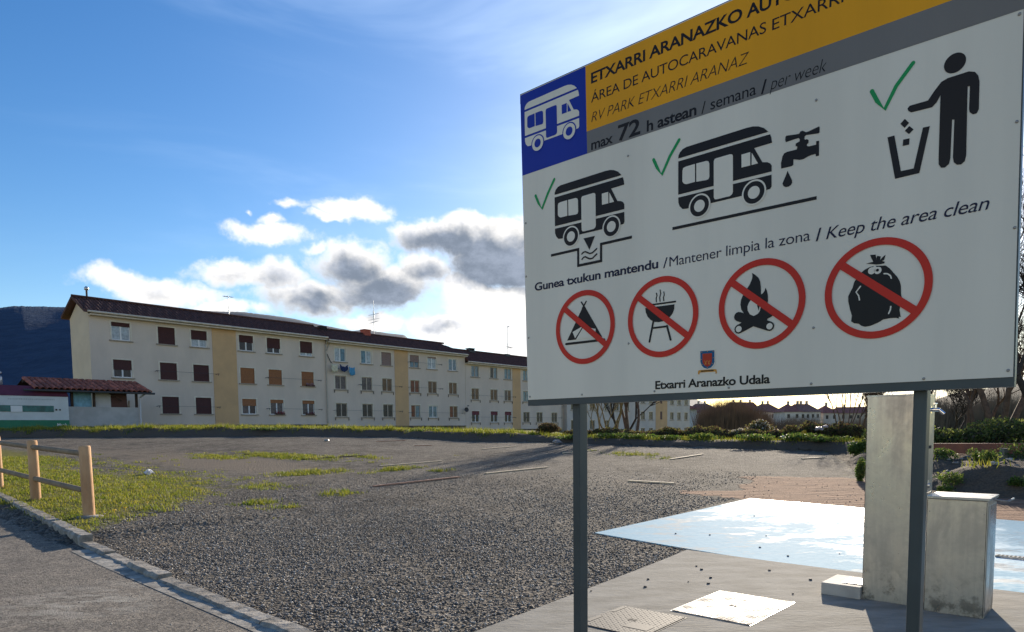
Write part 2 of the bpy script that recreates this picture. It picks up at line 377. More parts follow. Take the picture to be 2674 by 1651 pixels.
def drape(name, poly, m, lift, step=.35, z=None, skirt=0):
    """sheet over a convex or simple quad (site coordinates) lying just above the ground"""
    (a0, c0), (a1, c1), (a2, c2), (a3, c3) = poly
    nu = max(2, int(max(math.hypot(a1-a0, c1-c0), math.hypot(a2-a3, c2-c3))/step)); nv = max(2, int(max(math.hypot(a3-a0, c3-c0), math.hypot(a2-a1, c2-c1))/step))
    mb = MB(); g_ = []
    for j in range(nv+1):
        for i in range(nu+1):
            u, v = i/nu, j/nv
            a = (1-u)*(1-v)*a0+u*(1-v)*a1+u*v*a2+(1-u)*v*a3; c = (1-u)*(1-v)*c0+u*(1-v)*c1+u*v*c2+(1-u)*v*c3
            p = site(a, c); g_.append((p.x, p.y, (float(gz0(p.y)) if z is None else z)+lift))
    fs = [(j*(nu+1)+i, j*(nu+1)+i+1, (j+1)*(nu+1)+i+1, (j+1)*(nu+1)+i) for j in range(nv) for i in range(nu)]
    mb.add(g_, fs, 0, True)
    if skirt:
        rim = [i for i in range(nu+1)]+[(j)*(nu+1)+nu for j in range(1, nv+1)]+[nv*(nu+1)+i for i in range(nu-1, -1, -1)]+[j*(nu+1) for j in range(nv-1, 0, -1)]
        n0 = len(g_); low = [(g_[i][0], g_[i][1], g_[i][2]-skirt) for i in rim]
        vs = [g_[i] for i in rim]+low; k = len(rim)
        mb.add(vs, [(i, i+k, (i+1) % k+k, (i+1) % k) for i in range(k)])
    return tag(mb.build(name, m), kind='structure')

# ---- road, gutter, slabs
M_ROAD = mat('asphalt', (.175, .148, .113), .92, .0, 3, col2=(.118, .10, .078), bump=.012, bscale=70, detail=8)
t_ = M_ROAD.node_tree; q = G(t_); p_ = t_.nodes['Principled BSDF']
pos = q.n('ShaderNodeNewGeometry').outputs['Position']; v_ = q.n('ShaderNodeTexVoronoi'); v_.inputs['Scale'].default_value = 55; q.l(pos, v_.inputs['Vector'])
s_ = q.n('ShaderNodeSeparateColor'); q.l(v_.outputs['Color'], s_.inputs[0])
old = p_.inputs['Base Color'].links[0].from_socket
c_ = q.mix(1., old, q.ss(s_.outputs[0], 0, 1, .6, 1.75), 'MULTIPLY')
worn = q.ss(q.noise(q.v('MULTIPLY', pos, (1, 2.2, 1)), 2.4, 7, .7), .46, .58)
loc_ = q.m('SUBTRACT', 1., q.m('MULTIPLY', q.v('LENGTH', q.v('SUBTRACT', pos, (-3.75, 6.05, 0)), out=1), .95), clamp=True)
c_ = q.mix(q.m('MULTIPLY', worn, loc_), c_, (.36, .33, .27, 1)); q.l(c_, p_.inputs['Base Color'])
drape('road', [(-80, -14), (14, -14), (14, 2.60), (-80, 2.60)], M_ROAD, .006, 1.2)
M_CONC = mat('concrete', (.33, .31, .265), .92, 0, 2.2, col2=(.23, .215, .18), bump=.006, bscale=14, detail=9, stretch=(1, 2.6, 1), spec=.15)
M_CONC2 = mat('pale_worn_concrete', (.40, .37, .31), .9, 0, 5, col2=(.16, .145, .12), bump=.012, bscale=20, detail=8)
drape('gutter', [(-9.8, 2.52), (6, 2.10), (6, 2.52), (-9.8, 2.72)], M_CONC2, .010, .3)
drape('concrete_pavement', [(-3.46, 2.66), (9, 2.66), (9, 7.35), (-3.95, 7.40)], M_CONC, .018, .5, skirt=.06)
def wet_(q, pos, n1, n2):
    # a film of water still lies on the far side of the slab, drying in patches towards the near side
    cc = q.v('DOT_PRODUCT', pos, tuple(BS), out=1); aa = q.v('DOT_PRODUCT', pos, tuple(DS), out=1)
    k = q.m('ADD', q.m('MULTIPLY', q.m('SUBTRACT', cc, 10.4), .30), q.m('MULTIPLY', q.m('ADD', aa, 3.4), .22))
    k = q.m('ADD', k, q.m('ADD', q.m('MULTIPLY', q.m('SUBTRACT', n1, .5), 3.4), q.m('MULTIPLY', q.m('SUBTRACT', n2, .5), 1.8)))
    return q.ss(k, -.5, .7, .86, .34)
def blue_mat():
    m = bpy.data.materials.new('blue_painted_concrete'); m.use_nodes = True; t = m.node_tree; p = t.nodes['Principled BSDF']; q = G(t)
    pos = q.n('ShaderNodeNewGeometry').outputs['Position']
    sx = q.v('MULTIPLY', pos, (1, 1.8, 1))
    n1 = q.noise(sx, 1.1, 7, .65, .3); n2 = q.noise(sx, 9, 6, .7)
    blue = q.mix(q.ss(n2, .3, .7), (.19, .41, .53, 1), (.28, .50, .60, 1))
    worn = q.mix(q.ss(n2, .35, .65), (.50, .49, .44, 1), (.30, .36, .37, 1))
    f = q.ss(q.m('ADD', n1, q.m('MULTIPLY', q.m('SUBTRACT', n2, .5), .35)), .50, .66)
    q.l(q.mix(f, blue, worn), p.inputs['Base Color'])
    q.l(wet_(q, pos, n1, n2), p.inputs['Roughness']); p.inputs['Specular IOR Level'].default_value = .22
    b = q.n('ShaderNodeBump'); b.inputs['Distance'].default_value = .004; q.l(q.noise(pos, 9, 5, .6), b.inputs['Height']); q.l(b.outputs[0], p.inputs['Normal'])
    return m
M_BLUE = blue_mat()
drape('blue_slab', [(-5.5, 7.68), (9, 5.9), (9, 12.5), (-5.3, 12.33)], M_BLUE, .012, .3, skirt=.03)

# ---- kerb of separate stones
kerb = tag(thing('kerb', None, None, (0, 0, 0), SA), kind='structure')
M_KERB = mat('kerb_concrete', (.36, .325, .27), .9, 0, 7, col2=(.17, .15, .12), bump=.012, bscale=25, detail=8, random_var=.12)
def kerb_line(a): return np.interp(a, [-30, -16.1, -10.15, -7.7, -6.9, -4.8, 8], [3.20, 3.02, 2.72, 2.63, 2.57, 2.50, 2.50])
def kerbstone(a0, a1, w, h, jz=0, round_=.03):
    c0, c1 = kerb_line(a0), kerb_line(a1); mb = MB()
    vs = []
    n = 10
    for i in range(n+1):
        a = a0+(a1-a0)*i/n; c = c0+(c1-c0)*i/n
        zz = float(gz0(site(a, c).y)); j = random.uniform(-.007, .009)
        for (dc, z) in ((0, -.12), (0, h-round_), (round_*.9, h), (w, h), (w, -.12)): vs.append((a, c+dc+j, zz+z+jz+(random.uniform(-.009, .005) if z > 0 else 0)))
    fs = []
    for i in range(n):
        for k in range(4): fs.append((i*5+k, i*5+k+1, (i+1)*5+k+1, (i+1)*5+k))
    fs += [(0, 1, 2, 3, 4)[::-1], tuple(n*5+k for k in range(5))]
    mb.add(vs, fs)
    return mb.build('kerb_stone', M_KERB, kerb)
a = -10.17
while a > -27: kerbstone(a-.985, a-.01, .16, .135); a -= .995
a = -10.15
k = 0
while a < -3.3:
    L = [.98, .9, 1.0, .55, .95, .8, .9, .85][k % 8]; k += 1
    kerbstone(a+.008, min(a+L, -3.2)-.008, .15, [.035, .045, .03, .06, .035, .04, .03][k % 7], random.uniform(-.008, .008)); a += L
while a < 6: kerbstone(a+.008, a+.98, .15, .03); a += .99

# ---- loose gravel near the camera
def scatter_stones(name, n, amin, amax, cmin, cmax, r0, r1, mats, dens=None, lift=0.0, wcol=None):
    a = rng.uniform(amin, amax, n); c = rng.uniform(cmin, cmax, n)
    x = a*DS.x+c*BS.x; y = a*DS.y+c*BS.y
    keep = np.ones(n, bool)
    if dens is not None: keep &= rng.random(n) < dens(a, c, x, y)
    a, c, x, y = a[keep], c[keep], x[keep], y[keep]; n = len(a)
    r = r0+(r1-r0)*rng.random(n)**2.2
    z = gz(x, y)+r*.25+lift
    base = np.array([(1, 0, 0), (.2, .95, .1), (-.9, .35, 0), (-.6, -.75, .05), (.45, -.85, -.05), (.1, .05, .75), (0, 0, -.6)])
    fc = np.array([(0, 1, 5), (1, 2, 5), (2, 3, 5), (3, 4, 5), (4, 0, 5), (1, 0, 6), (2, 1, 6), (3, 2, 6), (4, 3, 6), (0, 4, 6)])
    vb = base[None]*(1+.35*rng.standard_normal((n, 7, 3))*.6)
    vb[:, :, 2] *= rng.uniform(.5, 1.1, (n, 1)); vb *= r[:, None, None]
    t = rng.uniform(0, 2*np.pi, n); ct, st = np.cos(t)[:, None], np.sin(t)[:, None]
    vx = vb[:, :, 0]*ct-vb[:, :, 1]*st; vy = vb[:, :, 0]*st+vb[:, :, 1]*ct; vz = vb[:, :, 2]
    tl = rng.uniform(-.5, .5, n)[:, None]; vz2 = vz*np.cos(tl)+vx*np.sin(tl); vx2 = vx*np.cos(tl)-vz*np.sin(tl)
    V = np.stack([vx2+x[:, None], vy+y[:, None], vz2+z[:, None]], 2).reshape(-1, 3)
    F = (fc[None]+(np.arange(n)*7)[:, None, None]).reshape(-1, 3)
    me = np_mesh(name, V, F, mats)
    me.polygons.foreach_set('material_index', np.repeat(rng.integers(0, len(mats), n), 10).astype(np.int32))
    return link(name, me)
STONE = [mat('stone_grey', (.20, .181, .156), .8, .2, 30), mat('stone_dark', (.075, .068, .061), .75, .2, 30), mat('stone_pale', (.45, .41, .35), .75, .2, 30), mat('stone_brown', (.18, .148, .112), .8, .25, 30), mat('stone_mid', (.145, .130, .112), .8, .25, 30)]
def gd(a, c, x, y):
    lim = np.interp(a, [-10.2, -9, -4, -3.4], [3.0, 2.75, 2.68, 2.68])
    ok = (c > lim) & ~((a > -3.50-.09*(c-2.6)) & (c < 7.6)) & ~((a > -5.5) & (c > 7.68-.123*(a+5.5)) & (c < 12.4))
    fall = np.clip(1.15-(y-5)/12., .0, 1)**1.5*np.clip(.78+.55*lump(x, y, .55, 3.), .18, 1)
    gc = grass_cover(x, y)[0]
    sd_ = sstep((a+6.9)/.5)*sstep((c-12.0)/.3)*(c < 17.5)
    return ok*fall*(1-.85*gc)*(1-.96*sd_)
tag(scatter_stones('gravel_stones', 400000, -17, -3.3, 2.68, 17, .0055, .0185, STONE, gd), 'loose angular grey gravel covering the near half of the lot', 'gravel', kind='stuff')
def rd(a, c, x, y): return ((c < 2.55)*np.exp(-((2.6-c)/.4)**2)*.22+.02)*(y > 3)
tag(scatter_stones('road_grit', 16000, -12, -3.0, .2, 2.6, .004, .011, STONE, rd, .004), 'small stones spilled over the edge of the asphalt road', 'grit', kind='stuff')

# ---- grass
def grass_mat(name, c1, c2, tr=.5):
    return mat(name, c1, .6, 0, 3.0, col2=c2, transl=tr, spec=.3)
M_GR1 = grass_mat('grass_blades', (.17, .215, .02), (.33, .29, .045))
M_GR2 = grass_mat('dark_grass_blades', (.10, .15, .018), (.19, .20, .03))
def blades(name, x, y, h, w, mats, z=None, lean=.5, seg=2):
    n = len(x); z = gz(x, y) if z is None else z
    t = rng.uniform(0, 2*np.pi, n); lx, ly = np.cos(t), np.sin(t); t2 = t+np.pi/2+rng.uniform(-.6, .6, n); wx, wy = np.cos(t2)*w/2, np.sin(t2)*w/2
    ln = rng.uniform(.1, 1, n)*lean*h
    p0 = np.stack([x-wx, y-wy, z-.01], 1); p1 = np.stack([x+wx, y+wy, z-.01], 1)
    q0 = np.stack([x-wx*.7+lx*ln*.35, y-wy*.7+ly*ln*.35, z+h*.6], 1); q1 = np.stack([x+wx*.7+lx*ln*.35, y+wy*.7+ly*ln*.35, z+h*.6], 1)
    tip = np.stack([x+lx*ln, y+ly*ln, z+h], 1)
    if seg == 1:
        V = np.stack([p0, p1, tip], 1).reshape(-1, 3); F = (np.arange(n)*3)[:, None]+np.array([0, 1, 2])
        k = 1
    else:
        V = np.stack([p0, p1, q1, q0, tip], 1).reshape(-1, 3)
        F = ((np.arange(n)*5)[:, None, None]+np.array([(0, 1, 2), (0, 2, 3), (3, 2, 4)])[None]).reshape(-1, 3); k = 3
    me = np_mesh(name, V, F, mats)
    me.polygons.foreach_set('material_index', np.repeat(rng.integers(0, len(mats), n), k).astype(np.int32))
    return link(name, me)
def tufts(n, a0, a1, c0, c1, dfun, per, spread):
    a = rng.uniform(a0, a1, n); c = rng.uniform(c0, c1, n); x = a*DS.x+c*BS.x; y = a*DS.y+c*BS.y
    k = rng.random(n) < dfun(a, c, x, y); x, y = x[k], y[k]
    s = rng.uniform(.3, 1.25, len(x)); s = np.repeat(s, per)
    x = np.repeat(x, per)+rng.normal(0, spread, len(x)*per); y = np.repeat(y, per)+rng.normal(0, spread, len(y)*per)
    return x, y, s
def lawn_d(a, c, x, y):
    g_ = grass_cover(x, y)[0]
    pn = lump(x, y, 1.1, 5.)*.5+lump(x, y, 3.1, 1.)*.5
    return np.clip((g_-.30+pn*.55)*1.5, 0, 1)
x, y, s = tufts(15000, -30, -9.9, 2.86, 14, lawn_d, 9, .07)
near = y < 16
tag(blades('lawn_grass', x, y, (.028+.042*rng.random(len(x)))*s, .007+.006*(y/12), [M_GR1, M_GR1, M_GR2], lean=.9), 'sunlit yellow green grass growing beside the log fence', 'grass', kind='stuff')
def patch_d(a, c, x, y):
    g_ = grass_cover(x, y)[0]; d = edge_dist(x, y)
    return np.where((a > -24) & (d < -.5), np.clip((g_-.3)*1.3, 0, 1)*((c > 9) | (a > -12.5)), 0)
x, y, s = tufts(26000, -24, -9, 4, 24, patch_d, 8, .05)
tag(blades('weed_grass', x, y, (.05+.06*rng.random(len(x)))*s, .016, [M_GR1, M_GR2], lean=.9), 'scattered tufts of weedy grass coming up through the gravel', 'grass', kind='stuff')
def verge_d(a, c, x, y):
    d = edge_dist(x, y)+np.where(y > 17, lump(x, y, .8, 6.)*.38, 0)+lump(x, y, 2.3, 2.)*.45; lim = np.clip((lump(x, y, .9, 3.)*.5+.75), .15, 1)
    rb = np.exp(-((x-13)**2+(y-14)**2)/45.)
    return np.where(d > .8, np.exp(-((d-1.25)/.5)**2)*lim+(.22+.5*(x < 2))*(d < np.where(x < 2, 5, 9))*(d > .9), 0)*(1-.93*np.clip(rb*1.5, 0, 1))
x, y, s = tufts(85000, -66, 2, 2, 42, verge_d, 7, .09)
d = edge_dist(x, y)
tag(blades('verge_grass', x, y, (.07+.11*rng.random(len(x)))*s*np.where(x < 0, 1.35, 1)*np.where(d < 2.2, 1, .75)*np.clip(1+lump(x, y, 1.4, 8.)*.9, .5, 2.2), .03, [M_GR1, M_GR2, M_GR1], lean=.8, seg=1), 'long bright green grass along the top of the low earth bank', 'grass', kind='stuff')

# ================================================================ BLOCKS OF FLATS
def fac(s, w=0, z=0): return FP+FD*s+FN*w+Vector((0, 0, z))
M_STUC = mat('cream_render', (.70, .59, .485), .9, 0, .55, col2=(.62, .525, .435), bump=.01, bscale=6, stretch=(1, 1, .45))
M_STUCE = mat('cream_render_end_lit', (.74, .59, .41), .9, 0, .6, col2=(.67, .53, .37), bump=.01, bscale=6)  # cream warmed for the end walls, their brighter light put into the colour
M_STUC4 = mat('grey_render', (.62, .57, .51), .9, 0, .6, col2=(.53, .49, .45), bump=.01, bscale=6)
M_TAN = mat('ochre_render', (.66, .43, .22), .9, 0, .7, col2=(.58, .375, .20), bump=.01, bscale=6)
M_TRIM = mat('pale_trim', (.70, .63, .51), .85, .1, 3)
M_SILL = mat('stone_sill', (.36, .30, .235), .85, .15, 8)
M_PLINTH = mat('dark_mottled_plinth', (.22, .19, .145), .9, 0, 1.6, col2=(.07, .06, .05), bump=.02, bscale=9)  # tone varies at random from brown to near black
M_DARK = mat('dark_opening', (.015, .014, .013), .9)
M_WFR = mat('white_window_frame', (.76, .76, .74), .4)
M_BFR = mat('beige_window_frame', (.44, .37, .29), .5)
M_SHB = mat('brown_roller_shutter', (.085, .030, .022), .6, .12, 9)
M_SHO = mat('ochre_roller_shutter', (.34, .145, .05), .55, .12, 9)
M_SHR = mat('dark_red_shutter', (.17, .03, .025), .5, .1, 9)
M_SHG = mat('greyish_shutter', (.30, .21, .175), .6, .12, 9)
M_G1 = mat('window_glass_dark', (.022, .026, .032), .2, .3, 3, spec=.35)
M_G2 = mat('window_glass_blue', (.075, .17, .23), .15, .3, 3, spec=.5)
M_G3 = mat('window_glass_net_curtain', (.36, .42, .45), .2, .25, 4, spec=.5)
M_G4 = mat('window_glass_red_curtain', (.17, .045, .022), .25, .3, 4, spec=.35)
M_G5 = mat('window_glass_brown_curtain', (.13, .07, .035), .25, .3, 4, spec=.35)
M_G6 = mat('window_glass_grey_curtain', (.10, .085, .085), .25, .3, 4, spec=.35)
M_ROOF = mat('old_brown_roof_tiles', (.125, .050, .036), .9, 0, 4, col2=(.062, .028, .022), bump=.03, bscale=14)
M_FASC = mat('cream_gutter', (.62, .53, .41), .6, .12, 3)
M_PIPE = mat('metal_downpipe', (.42, .38, .32), .5, .1, 6, metal=.2)
M_IRON = mat('dark_iron', (.05, .05, .05), .6)
M_ALU = mat('aluminium', (.6, .6, .6), .35, metal=.9)
M_BRICK = mat('red_brick', (.42, .10, .06), .85, .25, 8)
_cache = {}
def mesh_of(key, fn):
    if key not in _cache: _cache[key] = fn()
    return _cache[key]
def frame_mesh(w, h, m):
    mb = MB(); t = .07; y0, y1 = .07, .13
    mb.box(-w/2, -w/2+t, y0, y1, 0, h); mb.box(w/2-t, w/2, y0, y1, 0, h); mb.box(-w/2+t, w/2-t, y0, y1, 0, t); mb.box(-w/2+t, w/2-t, y0, y1, h-t, h)
    mb.box(-.055, .055, y0-.01, y1+.003, t, h-t)
    return mb.mesh('window', m)
def sill_mesh(w, br=False):
    mb = MB()
    if br:
        for sx in (-w/2-.13, w/2+.13): mb.box(sx-.02, sx+.02, -.08, -.02, -.34, -.093, 1)
    mb.box(-w/2-.17, w/2+.17, -.10, .07, -.09, -.003); return mb.mesh('sill', [M_SILL, M_IRON])
def surround_mesh(w, h):
    mb = MB(); t = .11; y0, y1 = -.018, .0
    mb.box(-w/2-t, -w/2, y0, y1, 0, h+t); mb.box(w/2, w/2+t, y0, y1, 0, h+t); mb.box(-w/2, w/2, y0, y1, h, h+t)
    return mb.mesh('surround', M_TRIM)
def shutter_mesh(w, h, f, m):
    mb = MB(); n = max(2, int(h*f/.055)); z = h-.002
    for i in range(n):
        z1 = z-h*f/n
        mb.quad((-w/2+.01, .055, z), (w/2-.01, .055, z), (w/2-.01, .035, z1+.012), (-w/2+.01, .035, z1+.012))
        mb.quad((-w/2+.01, .035, z1+.012), (w/2-.01, .035, z1+.012), (w/2-.01, .055, z1), (-w/2+.01, .055, z1)); z = z1
    return mb.mesh('shutter', m)
def pane_mesh(w, h, m, side):
    x0, x1 = (-w/2+.07, -.055) if side < 0 else (.055, w/2-.07)
    mb = MB(); mb.quad((x0, .10, .07), (x1, .10, .07), (x1, .10, h-.07), (x0, .10, h-.07)); return mb.mesh('pane', m)
SHU = {'b': M_SHB, 'o': M_SHO, 'r': M_SHR, 'g': M_SHG}
GL = {'1': M_G1, '2': M_G2, '3': M_G3, '4': M_G4, '5': M_G5, '6': M_G6}
def add_window(root, s, z, style, w=1.32, h=1.34):
    """style: frame (w white / n beige), glass left, glass right, shutter colour, shutter share 0-9"""
    fr, ga, gb, sc, sf = style[0], style[1], style[2], style[3], int(style[4])/9.
    win = link('window', mesh_of(('f', fr, w, h), lambda: frame_mesh(w, h, M_WFR if fr == 'w' else M_BFR)), root, (s, 0, z))
    br = root.name in ('apartment_building.001', 'apartment_building.002') and z < 4.0
    link('sill', mesh_of(('s', w, br), lambda: sill_mesh(w, br)), win)
    link('surround', mesh_of(('u', w, h), lambda: surround_mesh(w, h)), win)
    if sf < .99:
        link('pane', mesh_of(('p', ga, w, h, -1), lambda: pane_mesh(w, h, GL[ga], -1)), win)
        link('pane', mesh_of(('p', gb, w, h, 1), lambda: pane_mesh(w, h, GL[gb], 1)), win)
    if sf > 0: link('shutter', mesh_of(('h', sc, style[4], w, h), lambda: shutter_mesh(w, h, max(sf, .12), SHU[sc])), win)
    return win
def wall_grid(mb, s0, s1, z0, z1, opens, mi=0, depth=.17, y=0.):
    """front wall with real openings (s, z, w, h) and their reveals"""
    xs_ = sorted({s0, s1} | {o[0]-o[2]/2 for o in opens} | {o[0]+o[2]/2 for o in opens}); zs_ = sorted({z0, z1} | {o[1] for o in opens} | {o[1]+o[3] for o in opens})
    for i in range(len(xs_)-1):
        for j in range(len(zs_)-1):
            cx, cz = (xs_[i]+xs_[i+1])/2, (zs_[j]+zs_[j+1])/2
            if any(abs(cx-o[0]) < o[2]/2 and o[1] < cz < o[1]+o[3] for o in opens): continue
            mb.quad((xs_[i], y, zs_[j]), (xs_[i+1], y, zs_[j]), (xs_[i+1], y, zs_[j+1]), (xs_[i], y, zs_[j+1]), mi)
    for (s, z, w, h) in opens:
        a, b = s-w/2, s+w/2
        mb.quad((a, y, z), (a, y+depth, z), (a, y+depth, z+h), (a, y, z+h), mi); mb.quad((b, y, z), (b, y, z+h), (b, y+depth, z+h), (b, y+depth, z), mi)
        mb.quad((a, y, z), (b, y, z), (b, y+depth, z), (a, y+depth, z), mi); mb.quad((a, y, z+h), (a, y+depth, z+h), (b, y+depth, z+h), (b, y, z+h), mi)
DEP = 3.9; RW = 1.9
def roof_mesh(L, ze, zr, ov, ov_l, ov_r, hip_r=False, hip_l=False, pitch=.26, name='roof', m=M_ROOF, dep=DEP, rw=RW):
    mb = MB()
    th = .16
    # two corrugated slopes (rows of tiles run up the slope)
    for side in (0, 1):
        wE = -ov if side == 0 else dep+ov; n = int((L+ov_l+ov_r)/pitch); k = 4
        vs = []; N = n*k
        for i in range(N+1):
            s = -ov_l+(L+ov_l+ov_r)*i/N; bump = .045*math.sin(2*math.pi*i/k+.4)
            for j in range(5):
                t = j/4.
                w = wE+(rw-wE)*t; z = ze+(zr-ze)*t
                if hip_r and s > L+ov_r-(rw+ov)*1.0: t2 = (L+ov_r-s)/(rw+ov); zc = ze+(zr-ze)*max(0, t2); z = min(z, zc)
                if hip_l and s < -ov_l+(rw+ov): t2 = (s+ov_l)/(rw+ov); zc = ze+(zr-ze)*max(0, t2); z = min(z, zc)
                vs.append((s, w, z+bump+.012*math.sin(j*2.1+i)))
        fs = [(i*5+j, (i+1)*5+j, (i+1)*5+j+1, i*5+j+1) for i in range(N) for j in range(4)]
        mb.add(vs, fs, 0, False)
        # soffit below
        mb.quad((-ov_l, wE, ze-th), (L+ov_r, wE, ze-th), (L+ov_r, rw, zr-th if not hip_r else ze-th), (-ov_l, rw, zr-th if not hip_l else ze-th), 1)
        mb.quad((-ov_l, wE, ze-th), (L+ov_r, wE, ze-th), (L+ov_r, wE, ze+.05), (-ov_l, wE, ze+.05), 1)
    for s in (-ov_l, L+ov_r):
        if (s < 0 and hip_l) or (s > 0 and hip_r): continue
        for wE in (-ov, dep+ov): mb.quad((s, wE, ze-th), (s, rw, zr-th), (s, rw, zr+.07), (s, wE, ze+.05), 0)
    mb.tube((-ov_l if not hip_l else rw, rw, zr+.05), (L+ov_r if not hip_r else L-rw+.3, rw, zr+.05), .10, .10, 8, 0)
    return mb.mesh(name, [m, M_SHB])
def building(label, s0, s1, base, ze, zr, wins, strips, plinth, group='blocks of flats in a row', end_l=True, hip_r=False, hip_l=False, ov_l=.45, ov_r=.0, m=None, wwidth=1.32, wh=1.34, bottom=-1.5):
    root = thing('apartment_building', label, 'apartment building', fac(s0, 0, base), FA, group)
    m = m or M_STUC
    L = s1-s0; Z = lambda z: z-base
    mb = MB(); opens = [(s-s0, Z(z), wwidth, wh) for (s, z, st) in wins]
    zt = ze-.18
    wall_grid(mb, 0, L, Z(base), Z(zt), opens, 0)
    mb.quad((0, 0, Z(base)), (0, 0, Z(zt)), (0, RW, Z(zr-.2)), (0, RW, Z(base)), 1); mb.quad((0, RW, Z(base)), (0, RW, Z(zr-.2)), (0, DEP, Z(zt)), (0, DEP, Z(base)), 1)
    top_r = Z(zt) if hip_r else Z(zr-.2)
    mb.quad((L, 0, Z(base)), (L, RW, Z(base)), (L, RW, top_r), (L, 0, Z(zt)), 1); mb.quad((L, RW, Z(base)), (L, DEP, Z(base)), (L, DEP, Z(zt)), (L, RW, top_r), 1)
    mb.quad((0, DEP, Z(base)), (0, DEP, Z(zt)), (L, DEP, Z(zt)), (L, DEP, Z(base)), 0)
    mb.build('wall', [m, M_STUCE if m is M_STUC else m], root)
    for (a, b) in strips:
        sb = MB(); sb.box(a-s0, b-s0, -.035, -.002, 0, Z(zt)-.02); sb.build('ochre_stair_strip', M_TAN, root)
    pb = MB(); pb.box(.02, L-.02, .06, .3, bottom, -.001, 0); pb.box(-.02, L, -.04, .05, -.10, .0, 0); pb.build('plinth', M_PLINTH, root)
    for (a, b, zt_, zb) in plinth:
        ob = MB(); ob.box(a-s0, b-s0, .045, .058, zb, zt_); ob.build('cellar_opening', M_DARK, root)
    link('roof', roof_mesh(L, Z(ze), Z(zr), .5, ov_l, ov_r, hip_r, hip_l), root)
    gb = MB(); gb.tube((-ov_l*.5, -.53, Z(ze)-.08), (L, -.53, Z(ze)-.08), .085, .085, 8); gb.box(0, L, -.46, -.015, Z(ze)-.30, Z(ze)-.19)
    gb.build('gutter_and_cornice', M_FASC, root)
    for (s, z, st) in wins: add_window(root, s-s0, Z(z), st, wwidth, wh)
    return root
def bracket_pair(root, base, s0, a, b, z):
    """iron arms with clothes lines strung between them under a pair of windows"""
    for s in (a, b):
        mb = MB(); mb.tube((0, 0, 0), (0, -.55, .02), .02, .02, 5); mb.tube((0, -.55, .05), (0, -.5, -.12), .02, .02, 5); mb.tube((-.12, -.5, .02), (.12, -.5, .02), .018, .018, 5)
        mb.build('clothesline_arm', M_IRON, root, (s-s0, 0, z-base))
    mb = MB()
    for w in (-.3, -.48): mb.tube((a-s0, w, z-base+.02), (b-s0, w, z-base+.02), .007, .007, 4)
    mb.build('clothesline', M_IRON, root)

# --- nearest block
z1, z2, z3 = 2.99, 5.68, 8.48
B1W = [(-2.35, z3, 'w33b2'), (1.02, z3, 'w11b9'), (3.63, z3, 'w33b5'), (7.76, z3, 'w11b4'), (10.38, z3, 'w11b6'), (13.75, z3, 'w33b7'),
       (-2.35, z2, 'w11b5'), (1.06, z2, 'w11b9'), (3.70, z2, 'w11b9'), (7.78, z2, 'n11o9'), (10.45, z2, 'n11o9'), (13.80, z2, 'n11o9'),
       (1.10, z1, 'w11b9'), (3.78, z1, 'w11b9'), (7.84, z1, 'w61o4'), (10.52, z1, 'w66o2'), (13.80, z1, 'w66o2')]
b1 = building('nearest cream three storey block with brown roller shutters, behind the tiled shelter', -4.5, 15.85, 2.10, 10.42, 11.68, B1W, [(4.72, 6.82)],
              [(.3, 2.4, -.12, -.5), (3.9, 9.4, -.10, -.45), (10.4, 12.4, -.1, -.5)])
for (a, b, z) in [(.0, 4.9, 6.30), (.0, 4.9, 3.55), (9.45, 14.9, 6.25), (9.45, 14.9, 3.5)]: bracket_pair(b1, 2.10, -4.5, a, b, z)
z1, z2, z3 = 2.83, 5.52, 8.22
B2W = [(17.55, z3, 'w32b0'), (20.72, z3, 'w23b0'), (23.30, z3, 'ngg g9'.replace(' ', '') if False else 'n66g9'), (27.2, z3, 'n22g5'), (29.78, z3, 'w33g1'), (33.05, z3, 'w22b0'),
       (17.52, z2, 'n66b0'), (20.72, z2, 'n66b0'), (23.35, z2, 'n55g0'), (27.22, z2, 'n44b0'), (29.82, z2, 'n55o0'), (33.05, z2, 'n55o0'),
       (17.55, z1, 'n11b0'), (20.72, z1, 'n11b0'), (23.40, z1, 'n11b0'), (27.25, z1, 'n42b0'), (29.85, z1, 'w22b0'), (33.1, z1, 'n45b0')]
b2 = building('second cream block, hipped roof with a red chimney and washing at an upper window', 15.93, 35.1, 1.93, 10.22, 11.50, B2W, [(24.4, 26.25)],
              [(26.6, 27.6, -.25, -.6), (33.2, 34.2, -.25, -.6), (17, 23.2, -.11, -.28), (28, 32.6, -.11, -.28)], ov_l=0, hip_r=True, ov_r=.3)
for (a, b, z) in [(16.6, 24.9, 3.45), (26.2, 30.8, 8.75), (26.2, 30.9, 6.05), (26.2, 34.4, 3.35), (19.6, 24.9, 6.05)]: bracket_pair(b2, 1.93, 15.93, a, b, z)
z1, z2, z3 = 2.30, 5.0, 7.70
B3W = [(s, z, st) for z, sts in ((z3, ['n22b0', 'n12b0', 'n22b0', 'n22b0', 'n12b0', 'n22b0']), (z2, ['n55b0', 'n55b0', 'n65b0', 'n22b0', 'n16b0', 'n55b0']), (z1, ['w11r3', 'w11r3', 'w11r3', 'n11b0', 'n11b0', 'n11b0']))
       for s, st in zip((36.8, 40.15, 42.8, 46.5, 49.3, 52.6), sts)]
b3 = building('third cream block with a lower roof, partly hidden by the left edge of the sign', 35.13, 54.4, 1.45, 9.45, 10.98, B3W, [(43.72, 45.3)],
              [(38, 39.4, -.2, -.5), (45.5, 52, -.12, -.35)], ov_l=.0, ov_r=.3)
for (a, b, z) in [(36, 43.7, 2.9), (36, 43.7, 5.5), (46, 53.6, 2.9)]: bracket_pair(b3, 1.45, 35.13, a, b, z)
